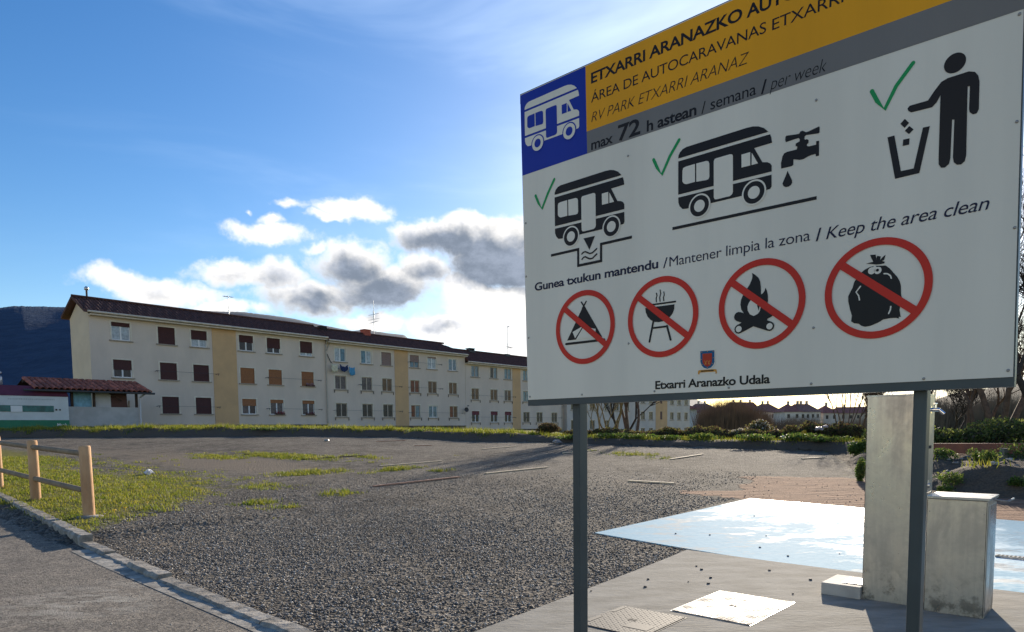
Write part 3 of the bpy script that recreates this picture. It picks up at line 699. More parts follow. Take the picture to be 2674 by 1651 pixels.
B4W = [(s, z, st) for z, sts in ((1.28, ['n14b0', 'n11b0', 'n11b0', 'n11b0', 'n61b0']), (4.08, ['n11b0', 'n51b0', 'n12b0', 'n61b0', 'n11b0']), (6.8, ['n22b0']*5)) for s, st in zip((57.2, 62.0, 66.0, 68.8, 71.9), sts)]
b4 = building('fourth pale block standing behind the bare multi-stem tree', 55.6, 74.6, .4, 8.6, 9.9, B4W, [], [], ov_l=.3, m=M_STUC4, bottom=-1.2)
B5W = [(s, z, 'n11b0') for z in (.03, 2.73, 5.43) for s in (77.0, 79.7, 87.2, 89.9, 92.7)]
b5 = building('farthest pale block with slit windows in its ochre stair strip', 74.9, 94.2, -1.0, 7.25, 8.5, B5W, [(81.3, 85.4)], [], ov_l=.0, ov_r=.4, m=M_STUC4, bottom=-2)
for z in (2.8, 5.5):
    mb = MB(); mb.box(82.85-74.9, 83.5-74.9, -.06, -.036, z+1, z+2.35); mb.build('slit_window', M_SHB, b5)
# low house past the last block
lh = thing('house', 'small blue grey house with a red roof just past the end of the flats', 'house', fac(95.3, 1.5, -1.2), FA)
mb = MB(); wall_grid(mb, 0, 5, 0, 6.0, [(1.6, 4.2-1.2+1.2, 1.0, 1.5), (1.6, 1.0, 1.0, 1.9)], 0); mb.box(0, 5, .171, 7, 0, 6.0); mb.build('wall', mat('blue_grey_render', (.42, .46, .50), .9, .08, 1), lh)
for z in (4.2, 1.0): add = MB().box(1.1, 2.1, .1, .14, z, z+1.5).build('window', M_G2, lh)
link('roof', roof_mesh(5, 6.1, 7.3, .5, .3, .5, m=mat('red_roof_tiles', (.20, .08, .055), .85, .2, 4), dep=7, rw=3.5), lh)

# --- fittings on the blocks
def downpipe(root, pts, r=.06):
    MB().path(pts, r, 8).build('downpipe', M_PIPE, root)
downpipe(b1, [(20.3, -.5, 8.1), (20.32, -.12, 7.6), (20.33, -.1, .1)])
MB().path([(.25, -.5, 8.15), (.3, -.12, 7.9), (.0, -.09, 7.2)], .05).build('branch_pipe', M_PIPE, b2)
MB().path([(19.1, -.45, 7.6), (19.15, -.1, 7.0), (19.15, -.1, -.3)], .05).build('downpipe', M_PIPE, b3)
MB().path([(0.05, -.1, 6.9), (.35, -.1, 6.3), (.75, -.12, 5.8), (1.3, -.13, 5.55)], .035).build('cable', M_IRON, b2)
# red chimney on the second block
ch = MB().box(5.9, 6.7, 1.6, 2.3, 9.2, 9.98).box(5.85, 6.75, 1.55, 2.35, 9.981, 10.05).build('chimney', M_BRICK, b2)
MB().box(.6, 1.3, 1.6, 2.2, 9.3, 9.85).build('vent_box', M_DARK, b2)
mb = MB(); mb.box(2.4, 3.4, 1.5, 2.3, 9.35, 9.58)
for q_ in (2.5, 2.8, 3.1, 3.3): mb.box(q_, q_+.06, 1.6, 2.2, 9.58, 9.82)
mb.box(2.4, 3.4, 1.5, 2.3, 9.821, 9.88); mb.build('roof_vent', M_IRON, b3)
MB().box(9.2, 10.1, 1.6, 2.3, 9.4, 9.68).build('roof_vent', M_IRON, b3)
MB().lathe([(.0, 0), (.07, 0), (.07, .55), (.16, .6), (.16, .75), (.05, .85), (.0, .85)], .6, 1.9, 10).build('flue', M_ALU, b1, (0, 0, 9.6))
def antenna(root, s, w, z, h, style, label):
    a = thing('tv_antenna', label, 'antenna', fac(s, w, z), FA)
    MB().tube((0, 0, 0), (0, 0, h), .04, .03, 6).build('mast', M_ALU, a)
    mb = MB()
    if style == 0:
        mb.tube((-.45, 0, h-.1), (.45, .1, h-.05), .028, .028, 5)
        for i in range(5): mb.tube((-.4+.2*i, -.22, h-.1), (-.4+.2*i, .22, h-.06), .018, .018, 4)
    elif style == 1:
        for zz, l in ((h*.62, .9), (h*.48, 1.0), (h*.40, .7)):
            mb.tube((-l/2, -.1, zz-.12), (l/2, .1, zz+.14), .018, .018, 5)
            for i in range(6): mb.tube((-l/2+l*i/5, -.3, zz-.12+.26*i/5), (-l/2+l*i/5, .3, zz-.12+.26*i/5), .02, .02, 4)
        mb.tube((0, 0, h*.5), (0, 0, h*.72), .07, .07, 6)
    else:
        mb.tube((0, 0, h-.05), (.5, 0, h-.02), .02, .02, 5); mb.tube((-.4, 0, h*.32), (1.0, .1, h*.26), .02, .02, 5)
        for i in range(5): mb.tube((.0+.2*i, -.25, h*.31-.01*i), (.0+.2*i, .25, h*.31-.01*i), .02, .02, 4)
        mb.tube((.05, 0, h-.18), (.25, 0, h-.05), .05, .05, 6); mb.tube((0, 0, h*.25), (0, 0, h*.42), .06, .06, 6)
    mb.build('aerial', M_ALU, a); return a
antenna(b1, 7.3, 1.9, 11.65, 1.75, 0, 'thin television antenna on the ridge of the nearest block')
antenna(b2, 23.4, 2.0, 11.4, 3.7, 1, 'tall television antenna beside the red chimney')
antenna(b3, 45.1, 1.9, 10.9, 3.9, 2, 'tall forked antenna on the roof closest to the sign')
dish = thing('satellite_dish', 'small dark satellite dish on the wall at the end of the second block', 'satellite dish', fac(34.75, -.05, 3.75), FA)
MB().lathe([(0, 0), (.16, .03), (.27, .10), (.28, .11)], 0, 0, 14).build('reflector', M_IRON, dish, (0, -.35, .0), (R(80), R(15), R(-20)))
MB().tube((0, 0, 0), (0, -.35, 0), .03, .03, 6).tube((0, -.35, 0), (.1, -.6, .45), .02, .02, 5).box(.02, .18, -.68, -.55, .42, .52).build('arm', M_IRON, dish)
# washing on the line of the second block
def cloth(name, label, s, z, w, h, col, sag=.1):
    mb = MB(); n = 8; vs = []
    for i in range(n+1):
        for j in range(6):
            x = -w/2+w*i/n; y = -.42+.05*math.sin(i*1.7+j)*(j/5); zz = -h*j/5-sag*math.sin(math.pi*i/n)+.03*math.sin(i*2.2)
            vs.append((x*(1-.12*(j % 3)/2), y, zz))
    mb.add(vs, [(i*6+j, (i+1)*6+j, (i+1)*6+j+1, i*6+j+1) for i in range(n) for j in range(5)], 0, True)
    o = mb.build(name, mat(name+'_cloth', col, .9, .15, 6), None, fac(s, 0, z), (0, 0, FA)); sl = o.modifiers.new('t', 'SOLIDIFY'); sl.thickness = .015
    return tag(o, label, 'laundry', 'washing hung at the upper window')
cloth('hanging_garment', 'pale cream garment hanging at the left of the washing', 16.55, 7.95, .75, .75, (.62, .58, .42))
cloth('hanging_garment', 'navy garment hanging in the middle of the washing', 17.65, 7.95, 1.0, .5, (.015, .03, .10), .25)
cloth('hanging_garment', 'light blue cloth hanging at the right of the washing', 18.6, 7.75, .7, .75, (.08, .30, .50))
# flower boxes
for (s, z, cflow, lab) in ((10.75, 2.99, (.30, .02, .03), 'flower box with red flowers on a ground floor sill'), (13.9, 2.99, (.16, .03, .06), 'flower box with dark red plants on the ground floor sill nearest the downpipe'), (14.0, 5.68, (.3, .2, .25), 'flower box with pale plants on a first floor sill')):
    t = thing('flower_box', lab, 'flower box', fac(s, -.1, z), FA)
    MB().box(-.45, .45, -.09, .07, 0, .13).build('trough', M_SHB, t)
    n = 60; P = np.stack([rng.uniform(-.45, .45, n), rng.uniform(-.12, .1, n), rng.uniform(.1, .26, n)], 1); dv = rng.normal(0, .045, (n, 3, 3))
    link('flowers', np_mesh('flowers', (P[:, None]+dv).reshape(-1, 3), np.arange(n*3).reshape(-1, 3), mat('petals', cflow, .8)), t)

# ================================================================ TILED SHELTER AND RECYCLING KIOSK
SHW = -4.6
sh = thing('tiled_shelter', 'open wash house shelter with a curved red tile roof over a grey half wall', 'shelter', fac(-9.5, SHW, 1.97), FA)
M_CEM = mat('grey_cement_wall', (.50, .49, .48), .9, 0, 1.2, col2=(.40, .395, .385), bump=.01)
M_TILE = mat('red_clay_roof_tile', (.44, .13, .07), .8, 0, 7, col2=(.24, .07, .042), bump=.006, random_var=.35)
M_WOOD = mat('dark_timber', (.055, .033, .022), .8, .2, 6)
MB().box(.2, 6.35, 0, .18, -.4, 1.30).build('half_wall', M_CEM, sh)
MB().box(6.17, 6.35, .18, 3.2, -.4, 1.30).box(0.2, .38, .18, 3.2, -.4, 1.30).build('side_wall', M_CEM, sh)
MB().box(.2, 2.6, 3.2, 3.35, -.4, 2.6).box(4.9, 6.3, 3.2, 3.35, -.4, 2.6).build('rear_wall', mat('whitewashed_wall', (.45, .44, .42), .9, .1, 1), sh)
mb = MB()
for s in (.28, 2.2, 3.53, 6.26):
    for w in (.09, 3.28): mb.box(s-.07, s+.07, w-.07, w+.07, 1.302 if w < 1 else 2.61, 2.36 if w < 1 else 2.62)
mb.box(-.1, 6.9, .0, .16, 2.36, 2.52); mb.box(-.1, 6.9, 3.2, 3.36, 2.62, 2.76); mb.box(-.1, 6.9, 1.6, 1.76, 2.9, 3.02)
mb.tube((4.45, .09, 2.3), (5.3, .09, 1.75), .05, .05, 4)
mb.build('timber_frame', M_WOOD, sh)
MB().box(2.35, 3.45, .25, .29, 1.303, 2.28).build('blue_sheet', mat('pale_blue_sheet', (.20, .42, .55), .6, .15, 5), sh)
MB().box(3.62, 4.65, .26, .30, 1.303, 2.3).build('white_board', mat('dull_white_board', (.50, .50, .50), .7, .05, 5), sh)
MB().box(4.67, 5.75, .40, .44, 1.303, 2.34).build('brown_panel', M_SHB, sh)
MB().tube((5.6, .5, 1.3), (5.55, .5, 1.95), .10, .07, 8).tube((5.85, .45, 1.3), (5.9, .45, 1.8), .09, .06, 8).build('stored_posts', mat('faded_timber', (.30, .24, .18), .8, .2, 9), sh)
MB().path([(6.62, -.55, 2.26), (6.42, -.12, 2.0), (6.42, -.1, -.05)], .06, 8).build('downpipe', mat('pale_downpipe', (.55, .55, .58), .5), sh)
MB().tube((-.7, -.72, 2.28), (7.2, -.72, 2.28), .07, .07, 8).build('gutter', M_IRON, sh)
# roof: real curved tiles laid in rows
def tile_mesh():
    mb = MB(); n = 6; L = .52; vs = []
    for j, (y, r, z) in enumerate(((0, .165, .0), (L, .14, .02))):
        for i in range(n+1):
            t = math.pi*i/n; vs.append((-r*math.cos(t), y, z+r*.85*math.sin(t)))
    mb.add(vs, [(i, i+1, n+2+i, n+1+i) for i in range(n)], 0, True)
    vs2 = [(x*.84, y, z*.84-.004) for (x, y, z) in vs]; mb.add(vs2, [(i, n+1+i, n+2+i, i+1) for i in range(n)], 0, True)
    mb.add([vs[i] for i in range(n+1)]+[vs2[i] for i in range(n+1)], [(i, n+1+i, n+2+i, i+1) for i in range(n)])
    return mb.mesh('roof_tile', M_TILE)
tm = tile_mesh()
rx0, rx1 = -.1, 7.0; run, rise = 2.45, .76; sl = math.atan2(rise, run)
mb = MB(); mb.quad((rx0, -.72, 2.36), (rx1, -.72, 2.36), (rx1, -.72+run, 2.36+rise), (rx0, -.72+run, 2.36+rise)); mb.quad((rx0, -.72+run, 2.36+rise), (rx1, -.72+run, 2.36+rise), (rx1, 4.1, 2.42), (rx0, 4.1, 2.42))
mb.quad((rx0, -.72, 2.33), (rx1, -.72, 2.33), (rx1, -.72, 2.36), (rx0, -.72, 2.36))
roof = mb.build('roof', mat('tile_channels', (.05, .018, .013), .9, .2, 5), sh)
ncol = 21
for i in range(ncol):
    for j in range(6):
        s = rx0+.14+(rx1-rx0-.28)*i/(ncol-1); d_ = -.03+j*.435
        link('roof_tile', tm, roof, (s+random.uniform(-.012, .012), -.72+d_*math.cos(sl), 2.37+d_*math.sin(sl)+random.uniform(0, .012)), (sl, 0, random.uniform(-.02, .02)))
mb = MB()
for i in range(15): mb.tube((rx0+.05+.46*i, -.72+run, 2.36+rise+.02), (rx0+.45*i+.47, -.72+run, 2.36+rise+.05), .14, .12, 10)
mb.build('ridge_tiles', M_TILE, roof)

kk = thing('recycling_kiosk', 'white and green bottle bank kiosk with a purple top beside the shelter', 'kiosk', fac(-11.7, -5.1, 1.86), FA)
M_KW = mat('kiosk_white', (.60, .63, .62), .5, .06, 1.5); M_KG = mat('kiosk_green', (.012, .17, .085), .5, .1, 2); M_KP = mat('kiosk_purple', (.11, .022, .045), .55, .15, 2); M_KT = mat('kiosk_teal_glass', (.02, .13, .12), .25, .3, 3)
MB().box(0, 4.0, 0, 2.2, .50, 2.02).build('body', M_KW, kk)
MB().box(-.01, 4.01, -.01, 2.21, -.6, .499).build('base', M_KG, kk)
mb = MB(); mb.add([(-.03, -.03, 2.022), (4.03, -.03, 2.022), (4.03, 2.23, 2.022), (-.03, 2.23, 2.022), (.10, .3, 2.68), (3.93, .3, 2.68), (3.93, 1.9, 2.68), (.10, 1.9, 2.68)], [(0, 3, 2, 1), (4, 5, 6, 7), (0, 1, 5, 4), (1, 2, 6, 5), (2, 3, 7, 6), (3, 0, 4, 7)]); mb.build('top', M_KP, kk)
MB().box(.21, 3.15, -.03, -.002, 1.02, 1.42).build('window_band', M_KT, kk)
MB().box(.82, 1.43, -.045, -.032, 1.01, 1.39).build('notice', M_WFR, kk)
MB().box(3.24, 3.34, -.03, -.002, 1.12, 1.22).box(3.46, 3.54, -.03, -.002, 1.12, 1.22).build('vent_hole', M_DARK, kk)
mb = MB(); x_ = .72
while x_ < 3.25: w_ = random.uniform(.04, .10); mb.box(x_, x_+w_, -.006, -.002, 1.78, 1.78+random.uniform(.06, .09)); x_ += w_+.03
fl_ = mb.build('faint_lettering', mat('faded_grey_print', (.42, .45, .44), .6), kk); fl_['kind'] = 'stuff'
MB().lathe([(0, 0), (.26, 0), (.26, .50), (.22, .58), (.12, .62), (.12, .72), (.24, .76), (.24, .84), (.1, .94), (0, .94)], .45, .9, 18).build('steel_ventilator', mat('dull_steel', (.45, .46, .47), .45, .2, 5, metal=.6), kk, (0, 0, 2.66))
def plain_text(txt, w, h, m, parent, loc, name='lettering'):
    cu = bpy.data.curves.new('text', 'FONT'); cu.body = txt; cu.offset = .02; cu.resolution_u = 3; o = bpy.data.objects.new('text', cu); COL.objects.link(o)
    bpy.context.view_layer.update(); me = bpy.data.meshes.new_from_object(o.evaluated_get(bpy.context.evaluated_depsgraph_get()))
    xs_ = [v.co.x for v in me.vertices]; ys_ = [v.co.y for v in me.vertices]
    for v in me.vertices: v.co = Vector(((v.co.x-min(xs_))/(max(xs_)-min(xs_))*w, 0, (v.co.y-min(ys_))/(max(ys_)-min(ys_))*h))
    me.materials.clear(); me.materials.append(m); me.name = name; bpy.data.objects.remove(o); bpy.data.curves.remove(cu); return link(name, me, parent, loc)
plain_text('Mank', .57, .17, M_WFR, kk, (3.30, -.014, .12))

# ================================================================ INFORMATION SIGN
# outlines in millimetres on the 2 m x 1.5 m panel, x from its left edge and z from its lower edge
PK = {'rv_cap':[(838,965),(839,977),(846,988),(858,997),(875,1001),(1130,1002),(1155,1000),(1176,994),(1197,982),(1207,972),(1215,963)],
'rv_body':[(838,953),(1222,952),(1227,937),(1230,919),(1161,918),(1194,857),(1213,852),(1224,845),(1230,835),(1230,814),(839,819)],
'rv_low':[(839,807),(1230,802),(1231,759),(1226,751),(1211,750),(981,752),(877,754),(860,756),(846,770),(840,786)],
'rv_w1':[(858,910),(861,920),(873,923),(914,923),(915,852),(876,852),(865,857),(858,867)],
'rv_w2':[(920,923),(963,922),(973,918),(977,909),(978,857),(974,848),(964,847),(921,851)],
'rv_door':[(996,912),(1000,920),(1009,921),(1064,921),(1073,918),(1076,911),(1078,775),(1075,766),(1066,761),(1011,761),(1002,763),(998,771)],
'rv_f1':[(1111,907),(1146,907),(1147,857),(1112,858)],
'rv_f2':[(1152,903),(1177,857),(1152,857)],
'line2':[(813,692),(1397,685),(1397,673),(813,680)],
'chk2':[(721,991),(739,953),(761,919),(799,985),(841,1039)],
'chk1':[(61,994),(79,956),(101,922),(139,987),(179,1043)],
'chk3':[(1572,994),(1590,955),(1614,921),(1647,986),(1695,1043)],
'pit':[(156,690),(319,689),(321,614),(450,614),(450,689),(614,687)],
'tri':[(351,734),(416,733),(385,676)],
'wav1':[(341,665),(350,671),(361,672),(374,665),(387,659),(402,660),(414,667),(426,674)],
'wav2':[(342,640),(350,647),(361,649),(374,641),(387,635),(402,635),(414,643),(426,650)],
'bar1':[(237,428),(476,239)],
'bar2':[(642,425),(879,235)],
'bar3':[(1054,421),(1291,231)],
'bar4':[(1481,421),(1712,231)],
'tent':[(352,431),(455,273),(408,276),(304,274),(253,274)],
'tent_w2':[(349,327),(389,320),(420,312),(419,297),(436,273),(306,274)],
'tent_w1b':[(286,311),(337,329),(340,325),(301,280)],
'tent_x1':[(338,444),(360,413)],
'tent_x2':[(366,444),(344,415)],
'tent_line':[(246,258),(408,258),(467,259)],
'bbq_top':[(717,384),(832,383)],
'bbq_bowl':[(683,374),(825,372),(824,353),(817,336),(805,323),(788,313),(769,307),(752,306),(732,309),(711,319),(695,336),(686,355)],
'bbq_l1':[(724,313),(705,227)],
'bbq_l2':[(790,286),(808,226)],
'bbq_bar':[(723,284),(794,284)],
'bbq_s1':[(738,430),(741,420),(737,408),(738,394)],
'bbq_s2':[(756,441),(759,427),(754,410),(756,394)],
'bbq_s3':[(774,430),(776,418),(772,408),(774,394)],
'fire':[(1160,449),(1173,440),(1186,427),(1193,411),(1196,391),(1197,361),(1205,366),(1211,374),(1214,385),(1220,373),(1224,356),(1225,334),(1221,316),(1216,304),(1210,293),(1198,285),(1183,281),(1170,281),(1153,285),(1129,299),(1119,314),(1115,334),(1117,351),(1124,367),(1138,387),(1153,409),(1160,425),(1162,437)],
'fire_h':[(1168,368),(1175,361),(1182,350),(1185,335),(1190,334),(1193,337),(1197,327),(1197,314),(1194,300),(1185,288),(1172,282),(1155,291),(1146,306),(1144,321),(1149,335),(1162,352),(1167,361)],
'log1':[(1108,236),(1237,291)],
'log2':[(1106,291),(1235,235)],
'logmid':[(1119,284),(1140,297),(1170,282),(1198,290),(1231,260),(1251,231),(1233,217),(1174,242),(1115,221),(1099,250),(1119,265)],
'logw':[(1233,237),(1110,239),(1246,235)],
'bag':[(1548,384),(1566,397),(1582,403),(1598,404),(1631,400),(1645,387),(1657,370),(1668,356),(1676,340),(1680,323),(1681,298),(1684,283),(1681,264),(1678,245),(1681,227),(1683,221),(1676,221),(1678,215),(1668,219),(1649,220),(1629,218),(1613,209),(1590,201),(1571,199),(1559,204),(1550,212),(1535,215),(1525,223),(1527,243),(1520,266),(1514,293),(1513,311),(1520,327),(1527,340),(1532,359)],
'bag_top':[(1568,416),(1582,418),(1592,419),(1586,431),(1581,444),(1599,442),(1601,425),(1603,437),(1615,433),(1613,421),(1621,430),(1630,436),(1626,420),(1619,417),(1628,413),(1627,408),(1615,407),(1601,408),(1584,413)],
'bag_c1':[(1627,373),(1638,371),(1647,363),(1650,354)],
'bag_c2':[(1553,341),(1539,323),(1548,309),(1551,294)],
'bag_c3':[(1651,259),(1650,248),(1645,236)],
'bag_c4':[(1586,404),(1624,402)],
'tap':[(1283,929),(1324,923),(1330,923),(1334,929),(1341,930),(1348,926),(1354,921),(1362,921),(1399,928),(1402,926),(1402,907),(1399,904),(1381,907),(1355,911),(1350,908),(1349,900),(1352,895),(1357,896),(1364,891),(1364,880),(1358,878),(1359,871),(1366,868),(1391,867),(1391,879),(1401,878),(1402,826),(1391,826),(1390,835),(1374,835),(1360,832),(1347,828),(1333,829),(1311,837),(1311,817),(1305,814),(1266,815),(1265,836),(1268,846),(1270,858),(1276,867),(1286,870),(1322,869),(1324,876),(1323,880),(1318,882),(1318,891),(1332,895),(1333,902),(1328,908),(1312,908),(1282,906),(1279,916),(1280,926)],
'drop':[(1290,801),(1299,781),(1307,763),(1308,754),(1304,747),(1296,743),(1285,743),(1276,749),(1272,759),(1276,769),(1283,783)],
'head':[(1814,1001),(1786,1011),(1843,991),(1813,1031),(1815,970)],
'pbody':[(1778,955),(1796,961),(1853,962),(1869,955),(1878,941),(1882,922),(1883,838),(1878,827),(1868,827),(1859,836),(1857,846),(1857,916),(1851,917),(1854,706),(1851,689),(1841,681),(1830,683),(1821,693),(1818,708),(1818,826),(1812,828),(1811,709),(1808,692),(1797,683),(1786,685),(1779,697),(1778,714),(1777,914),(1767,895),(1754,884),(1695,886),(1686,893),(1683,902),(1689,909),(1742,909),(1760,934)],
'bin':[(1625,826),(1646,826),(1669,704),(1707,703),(1730,827),(1750,826),(1724,684),(1652,683)],
'd1':[(1663,859),(1676,871),(1689,854),(1676,842)],
'd2':[(1677,832),(1690,844),(1703,829),(1690,818)],
'd3':[(1673,805),(1692,804),(1691,784),(1672,785)],
'sh':[(946,166),(1008,165),(1009,118),(1004,106),(993,96),(978,92),(963,97),(952,108),(947,123)],
'shr':[(956,155),(998,154),(998,119),(991,105),(978,100),(966,106),(957,119)],
'shy':[(965,125),(977,118),(988,125),(990,109),(978,113),(967,108)],
'rib':[(937,87),(945,89),(1008,89),(1018,87),(1020,72),(1014,70),(1013,79),(945,79),(941,70),(936,75)],
'screw':[(593,1041),(1388,1023),(1396,214),(598,229),(1757,8),(1392,10),(1987,21),(1988,455),(731,12),(339,13),(1982,771),(1977,1085),(-15,876),(-8,615),(-2,311),(13,16),(1071,11)],}
sign = thing('information_sign', 'big camper van park information board with orange, blue and white panel on two dark posts', 'sign', site(-2.30, 2.638, 0), SA)
SZ = 1.644
def panelmat(name, col, rough=.40, coat=.06):
    m = mat(name, col, rough, .055, 2.2, stretch=(1.2, 1.2, .10), spec=.2, coat=coat); m.node_tree.nodes['Principled BSDF'].inputs['Coat Roughness'].default_value = .12  # faint upright bands in the colour: dirt streaks and painted reflection sheen
    q = G(m.node_tree); pos = q.n('ShaderNodeNewGeometry').outputs['Position']; b = q.n('ShaderNodeBump'); b.inputs['Distance'].default_value = .012
    q.l(q.noise(q.v('MULTIPLY', pos, (1, 1, .25)), 3.2, 2, .5), b.inputs['Height']); p = m.node_tree.nodes['Principled BSDF']; q.l(b.outputs[0], p.inputs['Normal']); q.l(b.outputs[0], p.inputs['Coat Normal'])
    return m
M_PW = panelmat('sign_white', (.80, .735, .60)); M_PO = panelmat('sign_orange', (.86, .37, .004)); M_PB = panelmat('sign_blue', (.006, .03, .32)); M_PG = panelmat('sign_grey', (.20, .185, .165))
M_PK = panelmat('sign_black', (.012, .009, .008), .4, .05); M_PR = panelmat('sign_red', (.60, .028, .012)); M_PGR = panelmat('sign_green', (.012, .30, .08)); M_PN = panelmat('sign_navy', (.012, .012, .04), .4, .05)
M_POST = mat('dark_green_grey_paint', (.048, .062, .062), .42, .1, 4, spec=.5)
def skew(x, z): return x-.034*(1-x/2)*z/1.5-.017*(x/2)*z/1.5
def flat(mb, pts, layer, mi=0):
    """filled outline lying on the panel face"""
    P = [Vector((skew(x/1000., z/1000.) if False else x/1000., -.0007*layer, SZ+z/1000.)) for x, z in pts]
    for t in tessellate_polygon([P]):
        a, b, c = (P[i] for i in t)
        if (b-a).cross(c-a).y > 0: b, c = c, b
        mb.add([a, b, c], [(0, 1, 2)], mi)
def stroke(mb, pts, w, layer, mi=0, cap=True):
    """brush line of width w (mm) with round ends"""
    out_l, out_r = [], []
    for i, (x, z) in enumerate(pts):
        a = pts[max(0, i-1)]; b = pts[min(len(pts)-1, i+1)]; d = Vector((b[0]-a[0], b[1]-a[1])).normalized(); n = Vector((-d.y, d.x))*w/2
        out_l.append((x+n.x, z+n.y)); out_r.append((x-n.x, z-n.y))
    for i in range(len(pts)-1): flat(mb, [out_l[i], out_l[i+1], out_r[i+1], out_r[i]], layer, mi)
    if cap:
        for p in (pts[0], pts[-1]): disc(mb, p[0], p[1], w/2, layer-.02, mi, 12)
def disc(mb, x, z, r, layer, mi=0, n=40): flat(mb, [(x+r*math.cos(2*math.pi*i/n), z+r*math.sin(2*math.pi*i/n)) for i in range(n)], layer, mi)
def ring(mb, x, z, r1, r0, layer, mi=0, n=72):
    for i in range(n):
        a, b = 2*math.pi*i/n, 2*math.pi*(i+1)/n
        flat(mb, [(x+r1*math.cos(a), z+r1*math.sin(a)), (x+r1*math.cos(b), z+r1*math.sin(b)), (x+r0*math.cos(b), z+r0*math.sin(b)), (x+r0*math.cos(a), z+r0*math.sin(a))], layer, mi)
# panel, frame and posts
mb = MB()
def slab(mb, pts, y0, y1, mi=0):
    n = len(pts); vs = [(x, y0, SZ+z) for x, z in pts]+[(x, y1, SZ+z) for x, z in pts]
    mb.add(vs, [tuple(range(n)), tuple(range(n, 2*n))[::-1]]+[(i, i+n, (i+1) % n+n, (i+1) % n) for i in range(n)], mi)
TL, TR = -.034, 1.982
slab(mb, [(0, 0), (2.0, 0), (TR, 1.5), (TL, 1.5)], 0, .003); mb.build('panel', M_PW, sign)
mb = MB()
mb.box(-.004, 2.004, .004, .044, SZ-.030, SZ+.010); mb.add([(TL-.005, .004, SZ+1.46), (TR+.005, .004, SZ+1.46), (TR+.005, .044, SZ+1.46), (TL-.005, .044, SZ+1.46), (TL-.005, .004, SZ+1.506), (TR+.005, .004, SZ+1.506), (TR+.005, .044, SZ+1.506), (TL-.005, .044, SZ+1.506)], [(0, 3, 2, 1), (4, 5, 6, 7), (0, 1, 5, 4), (1, 2, 6, 5), (2, 3, 7, 6), (3, 0, 4, 7)])
for x0, x1 in ((-.004, .036), (1.964, 2.004)):
    sx = (TL if x0 < 1 else TR-2.0)
    mb.add([(x0, .0045, SZ+.01), (x1, .0045, SZ+.01), (x1, .0435, SZ+.01), (x0, .0435, SZ+.01), (x0+sx, .0045, SZ+1.46), (x1+sx, .0045, SZ+1.46), (x1+sx, .0435, SZ+1.46), (x0+sx, .0435, SZ+1.46)], [(0, 3, 2, 1), (4, 5, 6, 7), (0, 1, 5, 4), (1, 2, 6, 5), (2, 3, 7, 6), (3, 0, 4, 7)])
mb.build('frame', M_POST, sign)
MB().box(-.026, .016, 0, .07, -.05, 3.14).build('post', M_POST, sign, (.272, .046, 0), None, .006)
MB().box(-.021, .021, 0, .06, -.05, 3.14).build('post', M_POST, sign, (1.738, .046, 0), None, .006)
# printed fields
mb = MB(); flat(mb, [(-25, 1110), (373, 1110), (364, 1497), (-34, 1497)], 1); mb.build('blue_field', M_PB, sign)
mb = MB(); flat(mb, [(370, 1208), (1987, 1196), (1983, 1497), (364, 1497)], 1); mb.build('orange_field', M_PO, sign)
mb = MB(); flat(mb, [(373, 1110), (1990, 1096), (1987, 1196), (370, 1208)], 1); mb.build('grey_field', M_PG, sign)
# lettering
def letter(txt, x0, x1, z, cap, m, bold=0., shear=0., layer=2, name='lettering', flatten=True):
    cu = bpy.data.curves.new('text', 'FONT'); cu.body = txt; cu.size = 1.0; cu.shear = shear; cu.offset = bold; cu.resolution_u = 4; cu.space_character = .96
    o = bpy.data.objects.new('text', cu); COL.objects.link(o)
    ref = bpy.data.curves.new('ref', 'FONT'); ref.body = 'H'; ref.size = 1.0; ro = bpy.data.objects.new('ref', ref); COL.objects.link(ro)
    bpy.context.view_layer.update(); dg = bpy.context.evaluated_depsgraph_get()
    me = bpy.data.meshes.new_from_object(o.evaluated_get(dg)); mr = bpy.data.meshes.new_from_object(ro.evaluated_get(dg))
    hc = max(v.co.y for v in mr.vertices)-min(v.co.y for v in mr.vertices)
    xmin = min(v.co.x for v in me.vertices); xmax = max(v.co.x for v in me.vertices)
    kx = (x1-x0)/1000./(xmax-xmin); kz = cap/1000./hc
    for v in me.vertices: v.co = Vector((x0/1000.+(v.co.x-xmin)*kx, -.0007*layer, SZ+z/1000.+v.co.y*kz))
    if me.polygons and sum(p.normal.y*p.area for p in me.polygons) > 0: me.flip_normals()
    me.materials.clear(); me.materials.append(m); me.name = name
    for x_, c_ in ((o, cu), (ro, ref)): bpy.data.objects.remove(x_); bpy.data.curves.remove(c_)
    return link(name, me, sign)
letter('ETXARRI ARANAZKO', 396, 1106, 1411, 44, M_PK, .022)
letter('AUTOKARABANA GUNEA', 1123, 1930, 1409, 44, M_PK, .022)
letter('ÁREA DE AUTOCARAVANAS', 396, 1200, 1327, 40, M_PK)
letter('ETXARRI ARANATZ', 1223, 1800, 1325, 40, M_PK)
letter('RV PARK ETXARRI ARANAZ', 397, 1136, 1240, 43, M_PK, -.014, .26)
letter('max', 396, 514, 1119, 44, M_PK, .016); letter('72', 541, 655, 1118, 64, M_PK, .022)
letter('h astean', 687, 918, 1116, 44, M_PK, .022); letter('/', 940, 958, 1112, 44, M_PK, .004)
letter('semana', 979, 1165, 1115, 44, M_PK); letter('/', 1184, 1206, 1110, 46, M_PK, .02)
letter('per week', 1218, 1421, 1112, 46, M_PK, -.014, .26)
letter('Gunea txukun mantendu', 51, 746, 536, 37, M_PN, .022); letter('/', 770, 791, 531, 41, M_PN, .004)
letter('Mantener limpia la zona', 800, 1377, 532, 40, M_PN, -.004); letter('/', 1397, 1416, 526, 42, M_PN, .022)
letter('Keep the area clean', 1433, 1921, 525, 42, M_PN, 0, .26)
